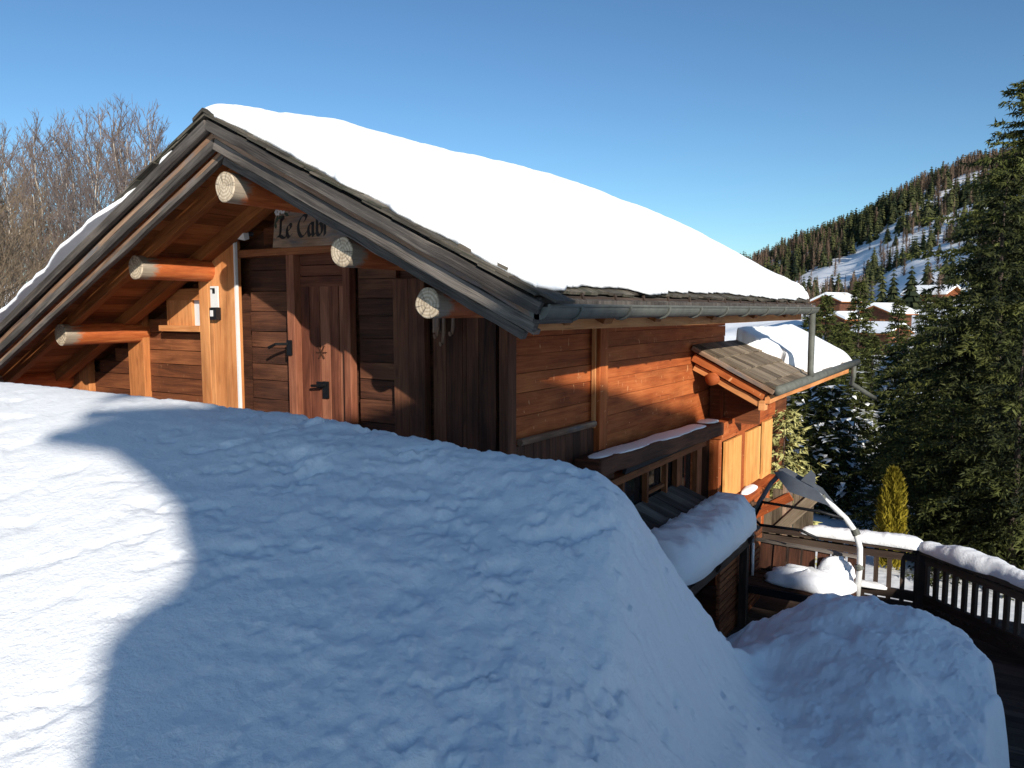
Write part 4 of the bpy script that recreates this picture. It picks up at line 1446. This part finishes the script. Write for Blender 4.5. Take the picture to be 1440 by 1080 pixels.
def copy_tree(src, loc, rz, sc, label=None, group=None):
    c = src.copy(); COL.objects.link(c)
    c.location, c.rotation_euler, c.scale = loc, (0, 0, rz), (sc[0], sc[0], sc[1])
    if label: c['label'] = label
    if group: c['group'] = group
    for k in src.children:
        d = k.copy(); COL.objects.link(d); d.parent = c
    return c


def gz(x, y): return float(terrain(np.array([x]), np.array([y]))[0])


def loc_px(px, d, dz=0.0):
    p = plan(px, d)
    return (p[0], p[1], gz(p[0], p[1]) + dz)


def h_for(px, ytop, d):
    """height of a tree whose top reaches photo row ytop when it stands d metres away"""
    p = loc_px(px, d)
    return (435 - ytop) / 1106.5 * d - p[2]


# big spruces on the right
H = h_for(1452, 66, 21)
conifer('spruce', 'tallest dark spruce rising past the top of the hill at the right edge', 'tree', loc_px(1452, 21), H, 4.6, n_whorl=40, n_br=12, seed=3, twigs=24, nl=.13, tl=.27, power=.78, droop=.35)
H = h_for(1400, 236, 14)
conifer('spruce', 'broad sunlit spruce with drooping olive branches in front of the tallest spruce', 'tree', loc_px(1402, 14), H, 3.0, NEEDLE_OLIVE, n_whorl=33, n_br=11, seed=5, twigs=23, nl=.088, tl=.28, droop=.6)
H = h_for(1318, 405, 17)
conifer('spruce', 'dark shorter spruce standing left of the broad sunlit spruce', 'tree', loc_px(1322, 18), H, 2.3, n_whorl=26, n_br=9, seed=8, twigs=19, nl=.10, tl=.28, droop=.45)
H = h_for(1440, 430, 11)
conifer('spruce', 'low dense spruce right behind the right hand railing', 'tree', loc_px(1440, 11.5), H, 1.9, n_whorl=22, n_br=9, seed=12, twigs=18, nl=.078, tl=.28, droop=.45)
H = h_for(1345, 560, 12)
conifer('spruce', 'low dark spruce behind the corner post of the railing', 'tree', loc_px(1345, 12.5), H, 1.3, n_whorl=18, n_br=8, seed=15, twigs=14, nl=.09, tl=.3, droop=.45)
# spruces in the shade behind the wing, with snow on the branches
sh0 = conifer('spruce', 'shaded spruce with snowy branches behind the lower roof gutter', 'tree', loc_px(1150, 19), h_for(1150, 512, 19), 1.35, n_whorl=24, n_br=8, seed=21, twigs=9, nl=.12, snow=.10, droop=.45)
copy_tree(sh0, loc_px(1098, 20), 1.3, (1.1, 1.02), 'shaded spruce with snowy branches close to the bay wall')
copy_tree(sh0, loc_px(1205, 22), 2.6, (1.05, .95), 'shaded snowy spruce between the hanging pipe and the golden thuja')
copy_tree(sh0, loc_px(1260, 24), 4.0, (1.2, 1.2), 'shaded snowy spruce behind the golden thuja')
copy_tree(sh0, loc_px(1130, 24), 5.0, (1.2, 1.05), 'shaded snowy spruce farthest back behind the lower roof')
copy_tree(sh0, loc_px(1172, 16.5), .7, (.95, .85), 'shaded snowy spruce just under the hanging pipe')
copy_tree(sh0, loc_px(1118, 17), 3.3, (1.0, .95), 'shaded snowy spruce next to the young pale conifer')
# mid-distance sunlit spruces
md0 = conifer('spruce', 'tall narrow sunlit spruce just right of the lower roof snow', 'tree', loc_px(1206, 44), h_for(1206, 392, 44), 1.75, n_whorl=26, n_br=8, seed=31, twigs=8, nl=.22, droop=.4)
for px, yt, d, w, lab in ((1160, 412, 42, 1.0, 'sunlit spruce right behind the corner of the main roof'), (1138, 432, 46, 1.0, 'short sunlit spruce behind the downpipe corner'), (1183, 452, 38, .95, 'low olive spruce between the two mid distance spruces'),
                          (1228, 470, 40, .8, 'small spruce in front of the far log chalets'), (1262, 418, 60, 1.2, 'spruce standing right of the far snowy chalets'), (1300, 405, 75, 1.3, 'spruce below the large far snow roof')):
    hh = h_for(px, yt, d)
    copy_tree(md0, loc_px(px, d), rng.uniform(0, 6), (w, hh / h_for(1206, 392, 44)), lab)
# young sunlit conifer by the bay and the golden thuja
yl = at(1104, 575, 11.3)
conifer('young_conifer', 'young pale green sunlit conifer beside the bay window', 'tree', (yl.x, yl.y, gz(yl.x, yl.y)), yl.z - gz(yl.x, yl.y), .72, NEEDLE_SUN, n_whorl=15, n_br=7, seed=41, twigs=7, nl=.085, droop=-.35, tl=.30, low=.1, power=.7)
tp = at(1257, 656, 12.0)
th = thing('golden_thuja', 'narrow golden yellow thuja column behind the railing', 'shrub', (tp.x, tp.y, gz(tp.x, tp.y)))
Ht = tp.z - gz(tp.x, tp.y)
r_ = np.random.RandomState(4)
P, C = [], []
for k in range(7500):
    zf = r_.uniform(0, 1) ** .9
    a = r_.uniform(0, 6.283)
    rad_ = .20 * (1 - zf ** 3.2) ** .6 * (.9 + .25 * math.sin(5 * a + 9 * zf)) * r_.uniform(.35, 1.05) + .01
    p = np.array([math.cos(a) * rad_, math.sin(a) * rad_, zf * Ht * .95 + .02])
    d2 = np.array([math.cos(a) * .5, math.sin(a) * .5, 1.0]) + r_.normal(0, .3, 3); d2 /= np.linalg.norm(d2)
    w = np.cross(d2, r_.normal(0, 1, 3)); w /= np.linalg.norm(w)
    ln = r_.uniform(.05, .11)
    P.append((p - w * .012, p + w * .012, p + d2 * ln)); C.append(.25 + .6 * rad_ / .22 * r_.uniform(.4, 1))
fast_obj('foliage', np.array(P).reshape(-1, 3), np.arange(3 * len(P)).reshape(-1, 3), THUJA, th, np.clip(C, 0, 1))
trunk_mb(Ht * .8, .03, seed=3).build('stem', BARK, th)


# bare birches behind the left slope of the roof
def bare_tree(seed, H, dens=1.0, spread=.35):
    r = random.Random(seed)
    tr, tw = MB(), MB()
    pts = [Vector((0, 0, -.3))]
    for k in range(1, 11):
        pts.append(Vector((pts[-1].x + r.gauss(0, .035) * H * .18, pts[-1].y + r.gauss(0, .035) * H * .18, H * k / 10)))
    tr.tube(pts, [max(.005, H * .0070 * (1 - k / 11) ** .8) for k in range(11)], 7)

    def limb(mb, p, d, L, rr_, seg):
        q = [p]
        for k in range(seg):
            d = (d + Vector((r.gauss(0, .13), r.gauss(0, .13), r.gauss(.05, .10)))).normalized()
            q.append(q[-1] + d * (L / seg))
        mb.tube(q, [max(.0024, rr_ * (1 - .8 * k / seg)) for k in range(seg + 1)], 3, cap0=False)
        return q, d
    for k in range(int(30 * dens)):
        f = .18 + .80 * (k / (30 * dens)) + r.uniform(-.02, .02)
        i = min(9, int(f * 10)); p = pts[i].lerp(pts[i + 1], f * 10 - i)
        a = r.uniform(0, 6.283)
        d = Vector((math.cos(a) * spread * 1.6, math.sin(a) * spread * 1.6, 1)).normalized()
        L = H * (.30 * (1 - f) + .10) * r.uniform(.7, 1.2)
        q, dd = limb(tw, p, d, L, H * .0023, 5)
        for s in range(5):
            j = r.randint(1, 4); p2 = q[j].lerp(q[j + 1], r.random())
            a2 = r.uniform(0, 6.283)
            d2 = (dd + Vector((math.cos(a2), math.sin(a2), .15)) * .6).normalized()
            q2, d3 = limb(tw, p2, d2, L * r.uniform(.3, .55), H * .0012, 3)
            for u in range(3):
                p3 = q2[r.randint(0, 2)].lerp(q2[3], r.random() * .6)
                d4 = (d3 + Vector((r.gauss(0, .6), r.gauss(0, .6), .2))).normalized()
                limb(tw, p3, d4, L * r.uniform(.14, .28), H * .0011, 2)
    return tr, tw


birches = []
for sd, Hh, sp in ((1, 7.0, .32), (2, 6.4, .28), (3, 6.8, .36)):
    t = thing('bare_birch', 'leafless slender birch behind the left roof slope', 'tree', (0, 0, 0), 0, 'bare birches left of the chalet')
    a, b = bare_tree(sd, Hh, 1.0, sp)
    a.build('trunk', BIRCHBARK, t, smooth=True); b.build('crown', TWIG, t)
    birches.append((t, Hh))
spots = []
rb = random.Random(5)
for k in range(34):
    px = -60 + 300 * ((k * .618) % 1)
    d = 15 + 14 * ((k * .377) % 1)
    yt = np.interp(px, [-60, 0, 60, 130, 190, 235, 260], [215, 205, 200, 172, 180, 190, 235]) + rb.uniform(-8, 38)
    spots.append((px, d, yt))
for k, (px, d, yt) in enumerate(spots):
    src, Hh = birches[k % 3]
    hh = h_for(px, yt, d)
    if k < 3:
        o = src
    else:
        o = copy_tree(src, (0, 0, 0), 0, (1, 1))
    o.location = loc_px(px, d); o.rotation_euler = (0, 0, rb.uniform(0, 6.28)); s = hh / Hh
    o.scale = (s * .95, s * .95, s)
# brown scrub lower down, in front of the birches
scr = thing('bare_shrub', 'brown leafless shrub below the bare birches', 'shrub', (0, 0, 0), 0, 'bare shrubs left of the chalet')
a, b = bare_tree(9, 3.2, 1.3, .5)
a.build('stem', BIRCHBARK, scr); b.build('crown', TWIG2, scr)
for k in range(15):
    px = -70 + 245 * ((k * .618 + .2) % 1)
    d = 12 + 9 * ((k * .41) % 1)
    hh = h_for(px, np.interp(px, [-70, 40, 110, 180], [255, 268, 330, 390]) + rb.uniform(-10, 60), d)
    o = scr if k == 0 else copy_tree(scr, (0, 0, 0), 0, (1, 1))
    o.location = loc_px(px, d); o.rotation_euler = (0, 0, rb.uniform(0, 6.28)); o.scale = (hh / 3.2 * 1.1,) * 2 + (hh / 3.2,)


# ------------------------------------------------------------------ far hillside forest
def far_conifer(seed, slim=1.0):
    r = np.random.RandomState(seed)
    P, C = [], []
    for k in range(9):
        z = .10 + .86 * (k / 9)
        R = .20 * slim * (1 - k / 9.6) + .015
        n = 8
        for j in range(n):
            a = 6.283 * j / n + r.uniform(-.3, .3)
            L = R * r.uniform(.65, 1.25)
            p = np.array([math.cos(a) * L, math.sin(a) * L, z - R * r.uniform(.25, .7)])
            w = np.array([-math.sin(a), math.cos(a), 0]) * R * .45
            c = np.array([0, 0, z + R * .55])
            P += [(c, p - w, p), (c, p, p + w)]
            t = r.uniform(.1, .9); C += [t, t]
    P.append((np.array([-.012, 0, 0]), np.array([.012, 0, 0]), np.array([0, 0, 1.0]))); C.append(.1)
    P.append((np.array([0, -.012, 0]), np.array([0, .012, 0]), np.array([0, 0, 1.0]))); C.append(.1)
    return np.array(P).reshape(-1, 3), np.array(C)


def far_larch(seed):
    r = np.random.RandomState(seed)
    P, C = [], []
    for k in range(170):
        z = r.uniform(.06, .98)
        R = (.24 * (1 - z) ** .7 + .03) * r.uniform(.4, 1.25)
        a = r.uniform(0, 6.283)
        c = np.array([0, 0, z])
        p = np.array([math.cos(a) * R, math.sin(a) * R, z + R * r.uniform(-.1, 1.1)])
        w = np.array([-math.sin(a), math.cos(a), .3]) * .017
        P.append((c - w, c + w, p)); C.append(r.uniform(.1, .9))
    for d in ((.012, 0), (0, .012)):
        P.append((np.array([-d[0], -d[1], 0]), np.array([d[0], d[1], 0]), np.array([0, 0, 1.0]))); C.append(.4)
    return np.array(P).reshape(-1, 3), np.array(C)


FC = [far_conifer(s, w) for s, w in ((1, 1.0), (2, .8), (3, 1.2), (4, .9))]
FL = [far_larch(s) for s in (5, 6, 7)]


def meadow(px, r):
    """True on the open snow fields of the hillside"""
    hi = np.interp(px, [1060, 1110, 1200, 1290, 1370, 1420], [480, 525, 550, 565, 590, 560])
    if 335 < r < 440 and 1100 < px < 1330: return float(fbm(np.array(px / 26), np.array(r / 30), 2, 97)) < -.07
    lo = np.interp(px, [1060, 1130, 1220, 1250, 1330, 1400], [470, 455, 440, 475, 535, 560])
    if lo < r < hi: return True
    if 1215 < px < 1365 and 215 < r < 325: return True
    if px <= 1215 and 120 < r < 270: return True
    return False


def scatter():
    r = np.random.RandomState(77)
    con_V, con_C, lar_V, lar_C = [], [], [], []
    singles = []
    for k in range(6900):
        px = r.uniform(880, 1600)
        if k < 4300:
            d = r.uniform(500, 800)
        else:
            d = r.uniform(180, 600)
        if meadow(px, d + r.normal(0, 9)):
            if r.uniform() > .05 or d < 250: continue
            single = True
        else:
            single = False
            if d < 215 and r.uniform() < .5: continue
        p = plan(px, d)
        z = gz(p[0], p[1])
        larchy = float(fbm(np.array(px / 55), np.array(d / 70), 3, 91)) + r.normal(0, .24) > (-.10 if d > 640 else .0 if d > 480 else -.06)
        H = (r.uniform(9, 20) if r.uniform() < .75 else r.uniform(4, 9)) * (.85 if larchy else 1.0)
        if d < 480: H *= .68
        rot = r.uniform(0, 6.28)
        if single:
            singles.append((p[0], p[1], z, H * .8, rot, larchy)); continue
        V, C = (FL if larchy else FC)[r.randint(3)]
        c, s = math.cos(rot), math.sin(rot)
        W = V * np.array([H * .95, H * .95, H]); W = np.stack([W[:, 0] * c - W[:, 1] * s, W[:, 0] * s + W[:, 1] * c, W[:, 2]], -1) + np.array([p[0], p[1], z - .4])
        (lar_V if larchy else con_V).append(W)
        (lar_C if larchy else con_C).append(np.clip(C * .7 + r.uniform(-.15, .45), 0, 1))
    for nm, VV, CC, mt in (('far_conifer_forest', con_V, con_C, NEEDLE_FAR), ('far_larch_forest', lar_V, lar_C, LARCH)):
        V = np.concatenate(VV); C = np.concatenate(CC)
        o = fast_obj(nm, V, np.arange(len(V)).reshape(-1, 3), mt, None, C)
        tag(o, 'dark evergreen forest covering the far hillside' if mt is NEEDLE_FAR else 'brown leafless larch woods covering the far hillside', 'forest', None, 'stuff')
    protos = {}
    for (x, y, z, H, rot, larchy) in singles[:40]:
        if larchy not in protos:
            V, C = (FL if larchy else FC)[0]
            o = fast_obj('far_larch' if larchy else 'far_spruce', V, np.arange(len(V)).reshape(-1, 3), LARCH if larchy else NEEDLE_FAR, None, C)
            tag(o, 'single brown larch on the open snow of the far hillside' if larchy else 'single dark spruce on the open snow of the far hillside', 'tree', 'lone trees on the far snow field')
            protos[larchy] = o
        else:
            o = protos[larchy].copy(); COL.objects.link(o)
        o.location = (x, y, z - .3); o.rotation_euler = (0, 0, rot); o.scale = (H, H, H)


scatter()


# ------------------------------------------------------------------ far chalets in the valley
def far_chalet(px, py, d, w, l, h, rz, label, wall=W_DARK, pitch=.42):
    """py is the row of the eaves; gable front towards -y locally"""
    p = at(px, py, d)
    base = min(gz(p.x, p.y), p.z - h)
    t = thing('far_chalet', label, 'house', (p.x, p.y, base), rz)
    ht = p.z - base
    mb = MB()
    g = [(-w / 2, 0), (w / 2, 0), (w / 2, ht), (0, ht + w / 2 * pitch), (-w / 2, ht)]
    mb.prism(g, (0, -l / 2, 0), (1, 0, 0), (0, 0, 1), (0, 1, 0), l, .5)
    mb.build('wall', wall, t)
    mb = MB()
    ov = w * .14
    for s in (-1, 1):
        q = [(0, ht + w / 2 * pitch + .08), (s * (w / 2 + ov), ht - ov * pitch + .08), (s * (w / 2 + ov), ht - ov * pitch + .30), (0, ht + w / 2 * pitch + .30)]
        mb.prism(q if s < 0 else q[::-1], (0, -l / 2 - ov, 0), (1, 0, 0), (0, 0, 1), (0, 1, 0), l + 2 * ov, .6)
    rf = mb.build('roof', W_SOFFIT, t)
    mb = MB()
    for s in (-1, 1):
        q = [(0, ht + w / 2 * pitch + .31), (s * (w / 2 + ov + .05), ht - ov * pitch + .31), (s * (w / 2 + ov), ht - ov * pitch + .75), (0, ht + w / 2 * pitch + .80)]
        mb.prism(q if s < 0 else q[::-1], (0, -l / 2 - ov - .05, 0), (1, 0, 0), (0, 0, 1), (0, 1, 0), l + 2 * ov + .1, .5)
    mb.build('snow_cover', SNOW_ROOF, rf)
    for x in (-w * .22, w * .22):
        mb = MB(); mb.box((x, -l / 2 - .03, ht * .72), (w * .14, .06, ht * .2)); f = mb.build('window', W_PINE, t)
        mb = MB(); mb.box((x, -l / 2 - .07, ht * .72), (w * .11, .03, ht * .16)); mb.build('pane', DARKGLASS, f)
    mb = MB(); mb.box((w * .2, l * .2, ht + w * .2), (.7, .7, w * .25)); mb.build('chimney', PLASTER, rf)
    return t


far_chalet(1246, 441, 150, 6, 8, 3.4, YAW - .9, 'far dark chalet with a broad white snow roof above the brown one')
far_chalet(1238, 468, 120, 4.5, 6, 2.8, YAW + .5, 'far brown chalet with reddish fascia just below the dark chalet', W_DARK)
far_chalet(1312, 414, 190, 7, 9, 3.0, YAW + .6, 'far orange gabled chalet at the foot of the lower snow field', W_BROWN)
far_chalet(1176, 424, 170, 5.5, 7, 2.4, YAW - .9, 'far chalet with a bright snow roof behind the main roof corner')
far_chalet(1186, 450, 130, 3.2, 4, 1.8, YAW - 1.0, 'smallest far hut with a snow roof between the spruces')

# ------------------------------------------------------------------ the neighbouring chalet behind the photographer, which shades the bank
NBD = 8.0
nb = thing('neighbour_chalet', 'tall neighbouring chalet behind the viewpoint whose shadow falls on the snow bank', 'chalet', (SUN.x / math.hypot(SUN.x, SUN.y) * NBD, SUN.y / math.hypot(SUN.x, SUN.y) * NBD, -1.8), math.atan2(-SUN.x, SUN.y) + math.pi / 2 + math.pi / 2 * 0)
TS = math.tan(SUN_EL)
ux = Vector((-SUN.y, SUN.x, 0)).normalized()
nb.rotation_euler = (0, 0, math.atan2(ux.y, ux.x))
def nz(h, D): return h + TS * D + 1.8          # local height that casts to level h at the eye's plane


def npart(mb, name, mat, parent=None, **k): return mb.build(name, mat, parent or nb, **k)


L0, L1 = -.13, 4.86
top_e = nz(1.14, NBD - .7)
mb = MB()
z = 0.0
wall_top = top_e - .05
mb.box(((L0 + L1) / 2, -3.0, wall_top / 2 + .6), (L1 - L0, 6.0, wall_top - 1.2), .4)
npart(mb, 'wall', PLASTER)
mb = MB(); mb.box(((L0 + L1) / 2 - .10, -3.0, nz(-.02, NBD) / 2), (L1 - L0 + .24, 6.1, nz(-.02, NBD)), .4); npart(mb, 'stone_base', PLASTER)
PR = TS * .97
mb = MB()
ridge_z = top_e + PR * 3.7
for s, (ya, yb) in enumerate(((.7, -3.0), (-6.7, -3.0))):
    a, b = Vector((0, ya, top_e)), Vector((0, yb, ridge_z))
    ax = (b - a).normalized()
    nn = Vector((0, -ax.z, ax.y)) if s == 0 else Vector((0, ax.z, -ax.y))
    L = (b - a).length
    xl = -.70 if s == 0 else L0
    mb.prism([(0, 0), (L, 0), (L, .10), (0, .10)], (xl, ya, top_e), ax, (0, 0, 1), (1, 0, 0), 4.92 - xl, .5)
nroof = npart(mb, 'roof', W_GREY)
for s, (ya, yb) in enumerate(((.66, -3.0), (-6.66, -3.0))):
    xs = np.linspace(-.66 if s == 0 else L0 + .03, 4.88, 60)
    tt = np.linspace(0, 1, 30)
    X, Tt = np.meshgrid(xs, tt)
    Yv = ya + (yb - ya) * Tt
    Zb = top_e + .10 + (ridge_z - top_e) * Tt
    hh = (.17 + fbm(X * 1.3, Yv * 1.3, 3, 95 + s) * .10 + .055 * X + .09 * np.exp(-(X + .3) ** 2 / .4)) * edge_prof(X - xs[0] + .02, .10) * edge_prof(4.90 - X, .10) * edge_prof(Tt * 3.7 + .03, .12)
    Vv = np.stack([X, Yv, Zb + hh], -1).reshape(-1, 3)
    n_, m_ = X.shape
    i = np.arange(n_ - 1)[:, None] * m_; j = np.arange(m_ - 1)[None]
    a, b, c, d_ = i + j, i + j + 1, i + m_ + j + 1, i + m_ + j
    T = np.concatenate([np.stack([a, b, c], -1).reshape(-1, 3), np.stack([a, c, d_], -1).reshape(-1, 3)])
    fast_obj('snow_cover', Vv, T, SNOW_ROOF, nroof, smooth=True)
mb = MB()                                  # gusset under the overhang, outline shaped to cast the bank's shadow edge
gus = [(L0 + .05, -.10), (-.35, -.10), (-.335, -.02), (-.31, .04), (-.25, .09), (-.18, .13), (-.135, .22), (-.17, .37), (-.20, .51), (-.34, .70), (-.50, .88), (-.82, 1.0), (-.80, 1.06), (-.55, 1.10), (L0 + .05, 1.25)]
mb.prism([(a, nz(b, NBD - .5)) for a, b in gus], (0, .5, 0), (1, 0, 0), (0, 0, 1), (0, -1, 0), .10, .4)
npart(mb, 'bracket', W_DARK)
ah = nz(-.72, NBD - .3)  # unseen annex added to shade the right hand rail and terrace edge
mb = MB(); mb.box((L1 + 1.35, -1.2, ah / 2), (2.6, 2.8, ah), .4); an = npart(mb, 'shade_annex_wall', W_BROWN)
mb = MB(); mb.box((L1 + 1.35, -1.15, ah + .05), (2.85, 3.1, .10), .4); npart(mb, 'shade_annex_roof', W_GREY, an)
mb = MB(); mb.box((L1 + 1.35, .23, ah * .42), (1.9, .08, ah * .8), .6); npart(mb, 'shade_annex_door', W_PINE, an)
for x in (1.0, 2.4, 3.8):
    for zz in (3.1,):
        mb = MB(); mb.box((x, .03, zz), (.8, .06, 1.0)); f = npart(mb, 'window', W_PINE)
        mb = MB(); mb.box((x, .07, zz), (.66, .03, .86)); npart(mb, 'pane', DARKGLASS, f)
mb = MB(); mb.box((2.2, .03, 1.1), (.95, .07, 2.0)); npart(mb, 'door', W_PINE)

# unseen spruces added behind the viewpoint to shade the trees at the lower right
for l_, D_, sc_, lab in ((11.6, 13, .95, 'dense unseen spruce added for shade right of the neighbouring chalet behind the viewpoint'), (13.8, 15, 1.0, 'outermost dense unseen spruce added for shade right of the neighbouring chalet')):
    sh_ = Vector((SUN.x, SUN.y, 0)).normalized()
    p = ux * l_ + sh_ * D_
    src = bpy.data.objects['spruce.001']
    copy_tree(src, (p.x, p.y, gz(p.x, p.y)), l_, (sc_, sc_), lab)
